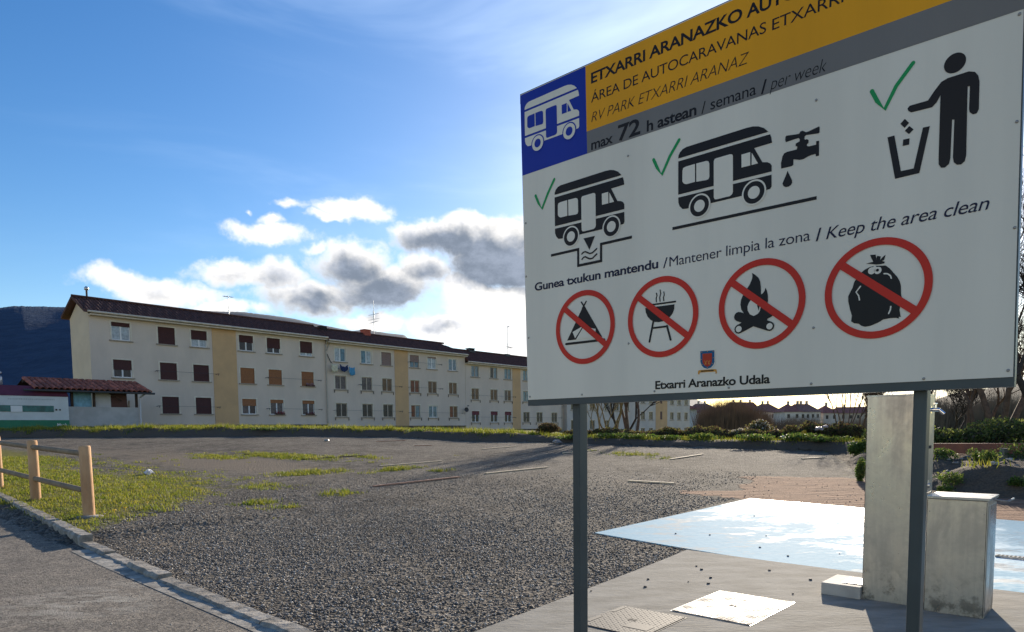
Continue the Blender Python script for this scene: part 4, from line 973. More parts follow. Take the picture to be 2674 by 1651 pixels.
letter('Etxarri Aranazko Udala', 735, 1238, 21, 33, M_PK, .024)
# camper van symbols
BX, BZ, WB = 936., 753., 227.
def rv(x, z, k, body, hole):
    T = lambda pts: [(x+(a-BX)*k, z+(b-BZ)*k) for a, b in pts]
    mb = MB()
    for key in ('rv_cap', 'rv_body', 'rv_low'): flat(mb, T(PK[key]), 2)
    for key in ('rv_w1', 'rv_w2', 'rv_f1', 'rv_f2', 'rv_door'): flat(mb, T(PK[key]), 3, 1)
    for a in (BX, BX+WB):
        cx, cz = x+(a-BX)*k, z+(752-BZ)*k
        disc(mb, cx, cz, 48*k, 3.4, 1); disc(mb, cx, cz, 41.5*k, 4, 0); disc(mb, cx, cz, 23.5*k, 4.6, 1)
    mb.build('camper_symbol', [body, hole], sign)
rv(BX, BZ, 1, M_PK, M_PW); rv(279, 757, 1.004, M_PK, M_PW); rv(78, 1239, .85, M_PW, M_PB)
mb = MB(); flat(mb, PK['line2'], 2); mb.build('road_line_symbol', M_PK, sign)
for kchk in ('chk1', 'chk2', 'chk3'):
    mb = MB(); stroke(mb, PK[kchk], 13, 2); mb.build('check_mark', M_PGR, sign)
mb = MB(); pp = [(156, 690), (320, 690), (320, 615), (450, 615), (450, 690), (614, 690)]
for a_, b_ in zip(pp[:-1], pp[1:]):
    if a_[1] == b_[1]: flat(mb, [(min(a_[0], b_[0])-(6 if a_[0] > 200 else 0), a_[1]-6), (max(a_[0], b_[0])+(6 if b_[0] < 600 else 0), a_[1]-6), (max(a_[0], b_[0])+(6 if b_[0] < 600 else 0), a_[1]+6), (min(a_[0], b_[0])-(6 if a_[0] > 200 else 0), a_[1]+6)], 2)
    else: flat(mb, [(a_[0]-6, min(a_[1], b_[1])+5), (a_[0]+6, min(a_[1], b_[1])+5), (a_[0]+6, max(a_[1], b_[1])-5), (a_[0]-6, max(a_[1], b_[1])-5)], 2.1)
flat(mb, PK['tri'], 2); stroke(mb, PK['wav1'], 7, 2); stroke(mb, PK['wav2'], 7, 2); mb.build('drain_symbol', M_PK, sign)
mb = MB(); flat(mb, PK['tap'], 2); flat(mb, PK['drop'], 2); mb.build('tap_symbol', M_PK, sign)
mb = MB(); disc(mb, 1814, 1001, 30, 2); flat(mb, PK['pbody'], 2); flat(mb, PK['bin'], 2)
for d_ in ('d1', 'd2', 'd3'): flat(mb, PK[d_], 2)
mb.build('litter_bin_symbol', M_PK, sign)
mb = MB(); flat(mb, PK['tent'], 2); flat(mb, PK['tent_w1b'], 3, 1); flat(mb, PK['tent_w2'], 3, 1); flat(mb, [(421, 311), (452, 273), (436, 274), (419, 297)], 3.5)
stroke(mb, PK['tent_x1'], 7, 2.3); stroke(mb, PK['tent_x2'], 7, 2.6); stroke(mb, PK['tent_line'], 11, 2); mb.build('tent_symbol', [M_PK, M_PW], sign)
mb = MB(); stroke(mb, PK['bbq_top'], 7, 2, 0, False); flat(mb, PK['bbq_bowl'], 2); stroke(mb, PK['bbq_l1'], 9, 2.3); stroke(mb, PK['bbq_l2'], 9, 2.3); stroke(mb, PK['bbq_bar'], 8, 2.6, 0, False)
for s_ in ('bbq_s1', 'bbq_s2', 'bbq_s3'): stroke(mb, PK[s_], 5, 2)
mb.build('barbecue_symbol', M_PK, sign)
mb = MB(); flat(mb, PK['fire'], 2); flat(mb, PK['fire_h'], 3, 1); flat(mb, [(1182, 350), (1193, 337), (1197, 345), (1190, 300), (1183, 320)], 3.2)
stroke(mb, [(1110, 239), (1232, 289)], 36, 3.4); stroke(mb, [(1108, 288), (1233, 237)], 36, 3.7)
flat(mb, [(1140, 297), (1170, 282), (1200, 292), (1225, 262), (1170, 246), (1120, 262)], 3.9)
disc(mb, 1110, 239, 12, 4.2, 1); disc(mb, 1233, 237, 12, 4.2, 1); mb.build('campfire_symbol', [M_PK, M_PW], sign)
mb = MB(); flat(mb, PK['bag'], 2); flat(mb, PK['bag_top'], 2)
for s_ in ('bag_c1', 'bag_c2', 'bag_c3'): stroke(mb, PK[s_], 4.5, 3, 1)
disc(mb, 1588, 389, 12, 3, 1); disc(mb, 1607, 387, 12, 3, 1); stroke(mb, [(1588, 389), (1597, 402), (1607, 387)], 9, 3.3, 1); disc(mb, 1606, 388, 5, 3.7); mb.build('rubbish_bag_symbol', [M_PK, M_PW], sign)
for (x_, k_) in ((356, 'bar1'), (766, 'bar2'), (1195.5, 'bar3'), (1604, 'bar4')):
    mb = MB(); ring(mb, x_, 326, 170.5, 146, 5); d = 158*.7071
    ang = math.atan2(94*2, 237)
    dx, dz = 152*math.cos(R(38.5)), 152*math.sin(R(38.5)); stroke(mb, [(x_-dx, 332+dz), (x_+dx, 332-dz)], 27, 5.4, 0, False); mb.build('prohibition_ring', M_PR, sign)
# municipal arms
M_SB = panelmat('arms_blue', (.01, .10, .22)); M_SR = panelmat('arms_red', (.45, .04, .015)); M_SY = panelmat('arms_gold', (.65, .30, .05))
mb = MB(); flat(mb, [(x+(4 if x > 978 else -4 if x < 978 else 0), z+(4 if z > 130 else -4)) for x, z in PK['sh']], 2, 3); flat(mb, PK['sh'], 3, 0); flat(mb, PK['shr'], 4, 1)
for (x_, z_) in ((953, 161), (978, 162), (1003, 161), (951, 132), (1004, 135), (955, 110), (1000, 112), (978, 96)): disc(mb, x_, z_, 1.8, 4.5, 2, 8)
for (x_, z_, sg) in ((971, 118, 1), (985, 118, -1)):
    stroke(mb, [(x_-5*sg, 126), (x_, 117), (x_+5*sg, 125)], 2.2, 4.5, 2, False); stroke(mb, [(x_-4*sg, 108), (x_, 117)], 2.2, 4.7, 2, False); stroke(mb, [(x_+3*sg, 110), (x_, 117)], 2.2, 4.9, 2, False)
flat(mb, PK['rib'], 2.5, 2); stroke(mb, [(950, 84), (1006, 84)], 4.5, 3.2, 4, False); mb.build('coat_of_arms', [M_SB, M_SR, M_SY, M_PW, M_PK], sign)
mb0 = MB(); mb0.lathe([(.0048, 0), (.0048, .0016), (.003, .003), (0, .0032)], 0, 0, 10); scm = mb0.mesh('rivet', mat('rivet_steel', (.33, .31, .28), .4, metal=.6))
for (x_, z_) in PK['screw']: link('rivet', scm, sign, (max(x_, 8)/1000. if z_ < 600 else (x_ if x_ > 0 else -15+10)/1000., -.0001, SZ+z_/1000.), (R(90), 0, 0))

# ================================================================ SERVICE POINT
def steel_mat(name, col, tint2, rough=.32):
    m = bpy.data.materials.new(name); m.use_nodes = True; t = m.node_tree; p = t.nodes['Principled BSDF']; q = G(t)
    pos = q.n('ShaderNodeNewGeometry').outputs['Position']
    a = q.noise(q.v('MULTIPLY', pos, (1, 1, .55)), 3.2, 6, .62, .8); b_ = q.noise(q.v('MULTIPLY', pos, (3, 3, .16)), 6, 4, .6); c = q.noise(pos, 22, 5, .7)
    f = q.m('ADD', q.m('MULTIPLY', a, .6), q.m('ADD', q.m('MULTIPLY', b_, .3), q.m('MULTIPLY', c, .2)))
    q.l(q.mix(q.ss(f, .42, .68), c4(col), c4(tint2)), p.inputs['Base Color'])
    zz_ = q.n('ShaderNodeSeparateXYZ'); q.l(pos, zz_.inputs[0]); old_ = p.inputs['Base Color'].links[0].from_socket
    grime = q.m('MULTIPLY', q.ss(zz_.outputs[2], .45, .02), q.ss(q.noise(pos, 7, 5, .65), .48, .62))
    q.l(q.mix(q.m('MULTIPLY', grime, .7), old_, (.10, .09, .075, 1)), p.inputs['Base Color'])
    p.inputs['Metallic'].default_value = .8; q.l(q.ss(f, .4, .7, rough-.06, rough+.18), p.inputs['Roughness'])
    bm_ = q.n('ShaderNodeBump'); bm_.inputs['Distance'].default_value = .003; q.l(q.m('ADD', a, q.m('MULTIPLY', c, .25)), bm_.inputs['Height']); q.l(bm_.outputs[0], p.inputs['Normal'])
    return m
M_ST = steel_mat('stained_stainless_steel', (.62, .57, .495), (.43, .39, .335)); M_STD = steel_mat('clean_stainless_steel', (.50, .49, .47), (.36, .35, .33), .3)
tw = thing('service_tower', 'tall stained stainless steel service column with a tap on its right side', 'service column', site(-1.485, 6.435, .017), SA)
MB().box(-.215, .215, -.165, .165, 0, 1.725).build('body', M_ST, tw, None, None, .004)
MB().box(-.219, .219, -.169, .169, 1.712, 1.727).build('cap', M_STD, tw)
MB().box(.216, .219, -.145, .145, .04, 1.70).build('side_door', M_STD, tw)
MB().box(.220, .223, -.05, .05, 1.285, 1.31).build('slot', M_DARK, tw)
MB().box(-.213, -.2105, -.1665, -.1655, .02, 1.70).box(.2095, .212, -.1665, -.1655, .02, 1.70).build('edge_seam', M_DARK, tw)
for z_ in (.12, .62, 1.12, 1.62):
    for x_ in (-.19, .19): link('rivet', scm, tw, (x_, -.1652, z_), (R(90), 0, 0))
mb = MB(); mb.tube((.216, 0, 1.60), (.285, 0, 1.60), .017, .014, 10).tube((.275, 0, 1.60), (.315, 0, 1.565), .013, .012, 10).tube((.25, 0, 1.60), (.25, 0, 1.645), .010, .010, 8).tube((.25, -.045, 1.648), (.25, .045, 1.648), .008, .008, 8).tube((.216, 0, 1.60), (.222, 0, 1.60), .03, .03, 12)
mb.build('tap', mat('chrome', (.75, .77, .8), .12, metal=1.0), tw)
MB().tube((.216, -.09, .99), (.25, -.09, .99), .022, .018, 10).tube((.232, -.09, .99), (.232, -.09, 1.03), .012, .012, 8).build('lower_valve', mat('brushed_valve', (.6, .6, .58), .3, metal=.9), tw)
bx = thing('service_box', 'low stained steel waste box with an overhanging lid beside the column', 'service box', site(-1.02, 6.39, .017), SA)
MB().box(-.20, .20, -.21, .21, 0, .90).build('body', M_ST, bx, None, None, .004)
MB().box(-.215, .213, -.225, .225, .902, .922).build('lid', M_STD, bx, None, None, .003)
MB().path([(.213, -.06, .905), (.30, -.06, .895), (.32, -.04, .905), (.32, .10, .905)], .008, 6).build('handle', mat('dark_steel_rod', (.25, .25, .26), .35, metal=.9), bx)
MB().box(.2005, .2035, -.19, .19, .05, .86).build('side_door', M_STD, bx)
MB().box(-.198, -.195, -.2115, -.2105, .01, .89).box(.192, .195, -.2115, -.2105, .01, .89).build('edge_seam', M_DARK, bx)
for z_ in (.1, .45, .8):
    for x_ in (-.18, .18): link('rivet', scm, bx, (x_, -.2102, z_), (R(90), 0, 0))
bl = thing('drain_block', 'low concrete block with a square drain lid, left of the steel column', 'drain', site(-1.86, 6.44, .017), SA)
MB().box(-.16, .158, -.215, .215, 0, .105).build('plinth_block', mat('smooth_grey_concrete', (.40, .38, .34), .8, .12, 6, bump=.003), bl, None, None, .005)
MB().box(-.02, .152, -.12, .12, .1055, .112).build('lid_plate', M_STD, bl)
mb = MB(); 
for r_ in (.075, .045):
    for i in range(28):
        a0, a1 = 2*math.pi*i/28, 2*math.pi*(i+1)/28
        mb.add([(.066+r_*.9*math.cos(a0), r_*1.2*math.sin(a0), .1135), (.066+r_*.9*math.cos(a1), r_*1.2*math.sin(a1), .1135), (.066+(r_-.012)*.9*math.cos(a1), (r_-.012)*1.2*math.sin(a1), .1135), (.066+(r_-.012)*.9*math.cos(a0), (r_-.012)*1.2*math.sin(a0), .1135)], [(0, 1, 2, 3)])
mb.build('drain_slots', M_DARK, bl)

# manhole covers
M_CHK = mat('worn_chequer_steel', (.20, .19, .175), .62, .3, 7, metal=.3, rvar=.14, bump=.001, bscale=30)
M_CHK2 = mat('dark_cast_cover', (.055, .052, .048), .7, .15, 5, metal=.0, bump=.001, bscale=30)
def cover(label, a0, c0, a1, c1, mt, skewa=0, badge=()):
    w, h = a1-a0, c1-c0; root = thing('manhole_cover', label, 'manhole cover', site((a0+a1)/2, (c0+c1)/2, .017), SA+skewa, 'covers set in the concrete pavement')
    mb = MB(); mb.box(-w/2-.014, w/2+.014, -h/2-.014, h/2+.014, -.02, .004); mb.build('frame', M_STD if mt is M_CHK else M_CHK2, root)
    mb = MB(); mb.box(-w/2, w/2, -h/2, h/2, .005, .009)
    mb.build('plate', mt, root)
    st = MB(); p = .03; nx_, ny_ = int(w/p), int(h/p)
    for i in range(nx_):
        for j in range(ny_):
            x, y = -w/2+(i+.5)*w/nx_, -h/2+(j+.5)*h/ny_
            if any(bx0 < x < bx1 and by0 < y < by1 for (bx0, bx1, by0, by1) in badge): continue
            l, t = (.012, .0045) if (i+j) % 2 else (.0045, .012)
            st.add([(x-l, y-t, .009), (x+l, y-t, .009), (x+l, y+t, .009), (x-l, y+t, .009), (x, y, .0112)], [(0, 1, 4), (1, 2, 4), (2, 3, 4), (3, 0, 4)])
    so = st.build('tread_pattern', mt, root); so['kind'] = 'stuff'
    for (bx0, bx1, by0, by1) in badge: MB().box(bx0+.01, bx1-.01, by0+.01, by1-.01, .0092, .0115).build('smooth_badge', M_STD if mt is M_CHK else M_CHK2, root)
    MB().box(-.03, -.005, -.025, .025, .0092, .0105).box(.006, .03, -.025, .025, .0092, .0105).build('lifting_slot', M_DARK, root)
    return root
cover('bright worn chequered steel cover catching the sun in front of the drain block', -2.73, 4.88, -2.09, 5.75, M_CHK, 0, ((-.20, .02, -.38, -.18), (-.15, .2, .24, .36)))
cover('dark cast iron cover at the bottom edge between the posts', -3.09, 4.10, -2.54, 4.75, M_CHK2, R(1.5), ((.02, .24, -.20, -.06), (-.27, -.22, .1, .3), (-.27, -.22, -.25, -.05)))
dr = thing('drain_channel', 'slotted metal drain channel across the blue slab at the right edge', 'drain channel', site(-1.14, 9.26, .030), SA)
mb = MB(); mb.box(0, 5, -.05, .05, -.02, .003); mb.build('channel_frame', M_STD, dr); mb = MB()
for i in range(130): mb.box(.02+i*.038, .02+i*.038+.018, -.042, .042, .004, .006)
o_ = mb.build('grate_slots', M_DARK, dr); o_['kind'] = 'stuff'
# ================================================================ LOG FENCE
M_LOG = mat('turned_pine', (.62, .38, .20), .85, 0, 4, col2=(.44, .24, .115), bump=.004, bscale=30, stretch=(1, 1, .3)); M_LOG2 = mat('weathered_rail_pine', (.30, .215, .125), .8, 0, 3, col2=(.20, .14, .08), bump=.004, bscale=30)
M_CUT = mat('dark_rail_end', (.05, .03, .02), .8)
fence = thing('log_fence', 'round pine log fence with three posts and two rails at the roadside', 'fence', site(-12.2, 3.42, 0), SA)
for a_, lean in ((-12.2, -.035), (-15.3, -.02), (-18.25, 0), (-21.3, 0)):
    p = site(a_, 3.42); z0 = float(gz0(p.y))+.09
    MB().lathe([(.085, -.1), (.086, .3), (.084, .7), (.083, 1.10), (.077, 1.125), (0, 1.13)], 0, 0, 20).build('post', M_LOG, fence, (a_+12.2, 0, z0), (0, lean, 0))
for (zr_, r_) in ((1.0, .046), (.41, .046)):
    for a0, a1 in ((-12.28, -15.25), (-15.3, -18.2), (-18.25, -21.3)):
        p0, p1 = site(a0, 3.42), site(a1, 3.42); z0, z1_ = float(gz0(p0.y))+.09+zr_, float(gz0(p1.y))+.09+zr_
        MB().tube((a0+12.2, -.0, z0), (a1+12.2, 0, z1_), r_, r_*1.05, 14).build('rail', M_LOG2, fence)
    p0 = site(-12.3, 3.42); z0 = float(gz0(p0.y))+.09+zr_
    MB().tube((-.085, 0, z0), (-.19, 0, z0+.004), .052, .049, 14).build('rail_sleeve', M_CUT, fence)
p = site(-12.2, 3.42)
MB().lathe([(0, -.05), (.20, -.02), (.19, .04), (.09, .055), (0, .055)], 0, 0, 14).build('concrete_foot', M_CONC2, fence, (.05, 0, float(gz0(p.y))+.07), (0, 0, 0))

# ================================================================ LATHS, STONES AND LITTER ON THE LOT
M_LATH = mat('pale_wooden_lath', (.80, .62, .40), .8, .12, 8); M_LATH2 = mat('reddish_wooden_lath', (.42, .22, .14), .8, .2, 8); M_LATHD = mat('dark_wooden_lath', (.06, .04, .03), .85, .2, 8)
LATHS = [(-16.4, 12.2, -16.2, 14.42, M_LATH, 'pale lath lying in the gravel to the left of the longest bright one'), (-12.5, 9.1, -12.3, 11.5, M_LATH2, 'reddish brown lath, nearest of those on the gravel'),
         (-12.3, 12.43, -12.13, 14.7, M_LATH, 'bright golden lath in the middle of the gravel'), (-20.4, 12.05, -19.95, 14.1, M_LATHD, 'dark lath beside the long grassy patch on the left'),
         (-24.4, 12.0, -24.0, 12.9, M_LATHD, 'short dark lath farthest to the left'), (-18.85, 18.9, -18.9, 20.9, M_LATH, 'pale lath far off, in front of the third block'),
         (-10.78, 19.1, -10.78, 21.2, M_LATH, 'pale lath seen between the sign posts near the grass tufts'), (-15.1, 19.2, -15.0, 21.2, M_LATH, 'pale lath partly hidden by the left sign post'),
         (-8.65, 13.4, -7.6, 13.62, M_LATH, 'pale lath lying crosswise near the sandy strip'), (-22.75, 18.7, -22.3, 19.3, M_LATH2, 'short brown lath far off in front of the second block'),
         (-7.6, 21.4, -7.2, 22.3, M_LATH, 'short yellowish lath near the far edge behind the sign'), (-26.5, 19.5, -26.2, 21.0, M_LATH2, 'faint brown lath at the far left of the gravel')]
for (a0, c0, a1, c1, m_, lab) in LATHS:
    p0, p1 = site(a0, c0), site(a1, c1); z0, z1_ = gzz(p0.x, p0.y), gzz(p1.x, p1.y)
    d_ = (p1-p0); L = d_.length; ang = math.atan2(d_.y, d_.x)
    o_ = MB().box(0, L, -.04, .04, .0, .024).build('wooden_lath', m_, None, (p0.x, p0.y, min(z0, z1_)+.012+abs(z1_-z0)*.0), (0, -math.atan2(z1_-z0, L), ang)); o_.location.z = z0+.008
    tag(o_, lab, 'lath', 'laths marking out the parking bays')
def rock_mesh(r, sq=.7, seed=0):
    bm = bmesh.new(); bmesh.ops.create_icosphere(bm, subdivisions=2, radius=r); rr = random.Random(seed)
    k = [rr.uniform(0, 6) for _ in range(3)]
    for v in bm.verts:
        f = 1+.22*math.sin(v.co.x/r*3+k[0])*math.cos(v.co.y/r*2.6+k[1])+.12*math.sin(v.co.z/r*5+k[2]); v.co *= f; v.co.z *= sq
    me = bpy.data.meshes.new('rock'); bm.to_mesh(me); bm.free(); return me
pm = rock_mesh(.014, .75, 3); pm.materials.append(STONE[1])
for (a_, c_) in [(-3.42, 6.62), (-3.3, 6.5), (-3.13, 5.9), (-3.05, 6.2), (-3.48, 5.75), (-3.33, 5.45), (-2.75, 6.9), (-3.62, 5.0), (-2.95, 5.95), (-2.2, 6.05), (-2.28, 6.72), (-4.2, 8.5), (-3.6, 8.9), (-3.35, 8.1), (-2.5, 8.3), (-4.6, 8.3), (-4.4, 10.4), (-2.9, 7.8), (-2.1, 8.0)]:
    p = site(a_, c_); s_ = random.uniform(.5, 1.05); o_ = link('pebble', pm, None, (p.x, p.y, float(gz0(p.y))+(.018 if c_ > 7.4 else .024)), (0, 0, random.uniform(0, 6)), (s_, s_, s_))
    tag(o_, 'small dark pebble lying on the painted blue slab' if c_ > 7.4 else 'small dark pebble lying on the bare concrete apron', 'pebble', 'pebbles on the blue slab' if c_ > 7.4 else 'pebbles on the concrete apron')
# crumpled litter
def crumple(name, label, cat, p, r, col, sq=.6, seed=1, group=None):
    me = rock_mesh(r, sq, seed); bm = bmesh.new(); bm.from_mesh(me); rr = random.Random(seed)
    for v in bm.verts: v.co += Vector((rr.uniform(-1, 1), rr.uniform(-1, 1), rr.uniform(-1, 1)))*r*.18
    bm.to_mesh(me); bm.free(); me.materials.append(mat(name+'_skin', col, .5, .1, 20, transl=.25)); o = link(name, me, None, p); me.name = name
    return tag(o, label, cat, group)
p = site(-19.6, 6.97); crumple('crumpled_paper', 'crumpled white paper lying on the grass behind the fence', 'litter', (p.x, p.y, gzz(p.x, p.y)+.05), .14, (.72, .72, .75), .55, 4)
p = site(-27, 20.6); crumple('pale_stone', 'pale stone at the foot of the bank below the nearest block', 'stone', (p.x-3, p.y, gzz(p.x-3, p.y)+.04), .12, (.45, .43, .38), .7, 8)
p = at(1453, 29.3); crumple('pale_rock', 'pale rock at the foot of the bank just left of the left sign post', 'rock', (p.x, p.y, gzz(p.x, p.y)+.08), .2, (.36, .33, .31), .5, 9)
# dandelions
fl = MB(); fl.lathe([(0, .012), (.022, .008), (.026, .0), (0, -.006)], 0, 0, 8); fl.tube((0, 0, 0), (.004, 0, -.05), .002, .002, 4); dm = fl.mesh('dandelion', mat('dandelion_yellow', (.85, .50, .01), .7))
for (u_, v_, D_2) in ((375, 1283, 0), (328, 1351, 0), (385, 1335, 0), (300, 1358, 0), (500, 1283, 0), (345, 1240, 0)):
    r = FW*FPX+CR*(u_-PPX)+CU*(PPY-v_); t = .5/FPX
    while t < .1:
        p = r*t; zz = float(gz0(p.y))
        if p.z+EYE < zz: break
        t *= 1.003
    o_ = link('dandelion', dm, None, (p.x, p.y, gzz(p.x, p.y)+.06)); tag(o_, 'yellow dandelion flower in the grass by the fence', 'flower', 'dandelions in the grass')

# ================================================================ RIGHT BANK, HEDGES AND TREES
M_BEAM = mat('red_brown_beam', (.30, .105, .055), .75, 0, 3, col2=(.20, .075, .045), bump=.006, bscale=14)
p0 = at(2380, 16.4); p1 = at(2900, 15.0)
beam = thing('timber_guard_rail', 'thick red brown timber rail along the top of the earth bank at the right', 'guard rail', (p0.x, p0.y, 0), math.atan2(p1.y-p0.y, p1.x-p0.x))
L_ = (p1-p0).length; z0 = 1.5-76/1790*16.2
MB().box(0, L_, -.09, .09, z0, z0+.235).build('rail', M_BEAM, beam, None, None, .012)
for x_ in (.7, L_*.5+.05, L_-.8):
    MB().box(x_-.08, x_+.08, .095, .22, .0, z0+.15).build('post', M_BEAM, beam)

def leaf_cloud(name, n, cen, rad, size, mats, parent=None, squash=1., zmin=None, flat_=.5, shell=.35):
    """leaf-sized faces spread through a crown made of several lobes"""
    cen = np.array(cen, float); rad = np.array(rad, float); k = rng.integers(0, len(cen), n)
    d = rng.normal(size=(n, 3)); d /= np.linalg.norm(d, axis=1)[:, None]; rr = (rng.random(n)**shell)[:, None]
    P = cen[k]+d*rad[k]*rr
    if zmin is not None: P[:, 2] = np.maximum(P[:, 2], zmin+rng.random(n)*.05)
    u = rng.normal(size=(n, 3)); u /= np.linalg.norm(u, axis=1)[:, None]; v = np.cross(u, rng.normal(size=(n, 3))); v /= np.linalg.norm(v, axis=1)[:, None]
    s = (size*(.5+rng.random(n)))[:, None]
    V = np.stack([P-u*s, P+v*s*flat_, P+u*s, P-v*s*flat_], 1).reshape(-1, 3); F = np.arange(n*4).reshape(-1, 4)
    me = np_mesh(name, V, F, mats); me.polygons.foreach_set('material_index', rng.integers(0, len(mats), n).astype(np.int32)); return link(name, me, parent)
M_BR1 = mat('bramble_brown', (.13, .082, .040), .8, .3, 5, transl=.4); M_BR2 = mat('bramble_olive', (.15, .14, .045), .8, .3, 5, transl=.5); M_BR3 = mat('bramble_dark', (.05, .042, .026), .85)
M_LG1 = mat('ivy_green', (.075, .11, .025), .6, .3, 5, transl=.45); M_LG2 = mat('ivy_light', (.18, .20, .05), .6, .3, 5, transl=.55); M_LGB = mat('bright_weed', (.09, .16, .022), .6, .2, 5, transl=.5)
M_BARK = mat('bare_bark', (.12, .075, .05), .85, .3, 8); M_BARKD = mat('dark_bark', (.045, .035, .030), .85, .3, 8); M_BARKY = mat('willow_twigs', (.26, .17, .06), .8, .2, 8)
M_TWIG = mat('fine_twigs', (.09, .065, .045), .9)
def hedge(name, label, cat, pts, w, h, n, mats, size=.10, group=None, zoff=0, top=None):
    """pts: list of (u column, distance); h height"""
    cen, rad = [], []
    for (u0, d0, h0), (u1, d1, h1) in zip(pts[:-1], pts[1:]):
        a, b = at(u0, d0), at(u1, d1); m_ = max(2, int((b-a).length/.28))
        for i in range(m_):
            t = (i+random.uniform(-.2, .2))/m_; p = a.lerp(b, t); hh = (h0+(h1-h0)*t)*random.uniform(.55, 1.15)
            g_ = gzz(p.x, p.y)+zoff; cen.append((p.x+random.uniform(-.4, .4), p.y+random.uniform(-.5, .5), g_+hh*.42)); rr_ = random.uniform(.7, 1.2); rad.append((w*rr_, w*rr_, hh*.58))
    o = leaf_cloud(name, n, cen, rad, size, mats, shell=.45); 
    ax = cen[0]
    return tag(o, label, cat, group)
hedge('bramble_hedge', 'long low brown bramble hedge behind the gravel lot, seen between the sign posts', 'hedge', [(1500, 33.5, .30), (1560, 32.5, .38), (1700, 31.5, .46), (1850, 30.5, .52), (1960, 28.8, .46), (2060, 27.8, .58), (2140, 27.2, .68), (2330, 26.8, .70)], .55, 1.0, 70000, [M_BR1, M_BR1, M_BR2, M_BR3, M_LG2], .045)
hedge('ivy_hedge', 'dark green ivy covered hedge behind the timber rail at the right', 'hedge', [(2330, 21, .62), (2440, 20.5, .60), (2520, 20, .62), (2600, 19.5, .85), (2700, 19, .85), (2850, 19, .9)], .75, 1.2, 34000, [M_LG1, M_LG1, M_LG2, M_LG2, M_BR3], .045)
def shrub(name, label, cat, u, D, w, h, n, mats, size, group=None, zoff=0):
    p = at(u, D); g_ = gzz(p.x, p.y)+zoff; cen, rad = [], []
    for i in range(9):
        a = random.uniform(0, 6.28); r = random.uniform(0, .55)*w; cen.append((p.x+r*math.cos(a), p.y+r*math.sin(a), g_+h*random.uniform(.25, .7))); rad.append((w*.42, w*.42, h*.33))
    return tag(leaf_cloud(name, n, cen, rad, size, mats, zmin=g_-.1), label, cat, group)
M_BLOS = mat('pale_blossom', (.55, .50, .40), .8, .1, 5, transl=.3)
shrub('blossom_bush', 'pale blossoming bush rising from the hedge, the larger of the two', 'bush', 1985, 30.5, .95, .85, 2600, [M_BLOS, M_BR2, M_BR1, M_BR2], .055)
shrub('blossom_bush', 'small pale blossoming bush low at the left of the larger one', 'bush', 1925, 29.3, .5, .5, 1300, [M_BLOS, M_BR2, M_BLOS], .05)
shrub('round_bush', 'round brown dry bush in front of the third block, left of the sign post', 'bush', 1428, 33.5, 1.0, .55, 6500, [M_BR1, M_BR1, M_BR3, M_BR2], .035)
shrub('weed_clump', 'bright green weed clump against the left side of the steel column', 'plant', 2252, 15.2, .20, .60, 2200, [M_LGB, M_LGB, M_LG2], .022, None, -.05)
shrub('weed_clump', 'dark green grass clump on the bank left of the steel column', 'plant', 2238, 21.0, .42, .42, 2200, [M_LGB, M_LG1], .035)
for i_, (u_, D_2, w_, h_, lab) in enumerate([(1500, 30.4, .6, .30, 'green weeds on the bank just right of the left sign post'), (1590, 30.0, .7, .34, 'green weeds on the bank below the willow'), (1660, 29.2, .6, .32, 'green weeds on the bank below the multi-stem tree'), (1745, 28.6, .7, .30, 'green weeds on the bank below the ochre stair strip'), (1835, 28.0, .6, .36, 'green weeds on the bank left of the small blossoming bush'), (1975, 26.6, .7, .36, 'green weeds on the bank below the larger blossoming bush'), (2085, 25.4, .6, .42, 'tall green weeds on the bank below the yellow bag'), (2160, 24.6, .5, .26, 'green weeds on the bank below the white plastic sheet'), (700, 39.8, .9, .3, 'green weeds on the bank below the downpipe of the nearest block'), (1120, 37.2, .9, .3, 'green weeds on the bank below the third block')]):
    shrub('weed_clump', lab, 'plant', u_, D_2, w_*1.9, h_*.72, 900, [M_LGB, M_LG2, M_LG1], .045, 'green weeds along the far bank')
WC = [(2490, 13.3, .42, .28, 'leafy weeds growing on the bank above the steel box lid'), (2455, 15.4, .5, .28, 'bright grass tuft on the bank just right of the steel column'), (2590, 14.2, .35, .35, 'trailing green weeds in the middle of the bank'),
      (2560, 14.9, .3, .3, 'small weed sprig on the bank under the timber rail'), (2660, 12.6, .22, .22, 'small weed at the foot of the bank at the right edge'), (2672, 15.0, .6, .5, 'dark leafy weeds under the end of the timber rail'), (2470, 12.9, .25, .2, 'low weed at the corner of the bank behind the box')]
for (u_, D_2, w_, h_, lab) in WC: shrub('weed_clump', lab, 'plant', u_, D_2, w_, h_, 520, [M_LGB, M_LG2, M_LG1], .028, 'weeds on the right bank')
# rubble on the right bank
for i, (u_, D_2, r_) in enumerate([(2530, 15.3, .09), (2455, 15.9, .07), (2500, 14.6, .06), (2620, 15.2, .08), (2545, 14.2, .05), (2600, 13.4, .07), (2480, 14.0, .05), (2640, 14.0, .06), (2660, 13.3, .05), (2515, 15.7, .05), (2575, 15.8, .06), (2480, 15.4, .04)]):
    p = at(u_, D_2); me = rock_mesh(r_, .6, i+20); me.materials.append(STONE[i % 2*2]); tag(link('bank_stone', me, None, (p.x, p.y, gzz(p.x, p.y)+r_*.2)), 'rough stone lying on the earth bank at the right', 'stone', 'stones on the right bank')
p = at(2622, 15.2); tag(MB().box(-.09, .09, -.05, .05, -.05, .30).build('stone_marker', mat('mossy_stone', (.20, .18, .14), .9, .2, 8), None, (p.x, p.y, gzz(p.x, p.y)), (.1, 0, .5)), 'small upright stone below the timber rail', 'stone')

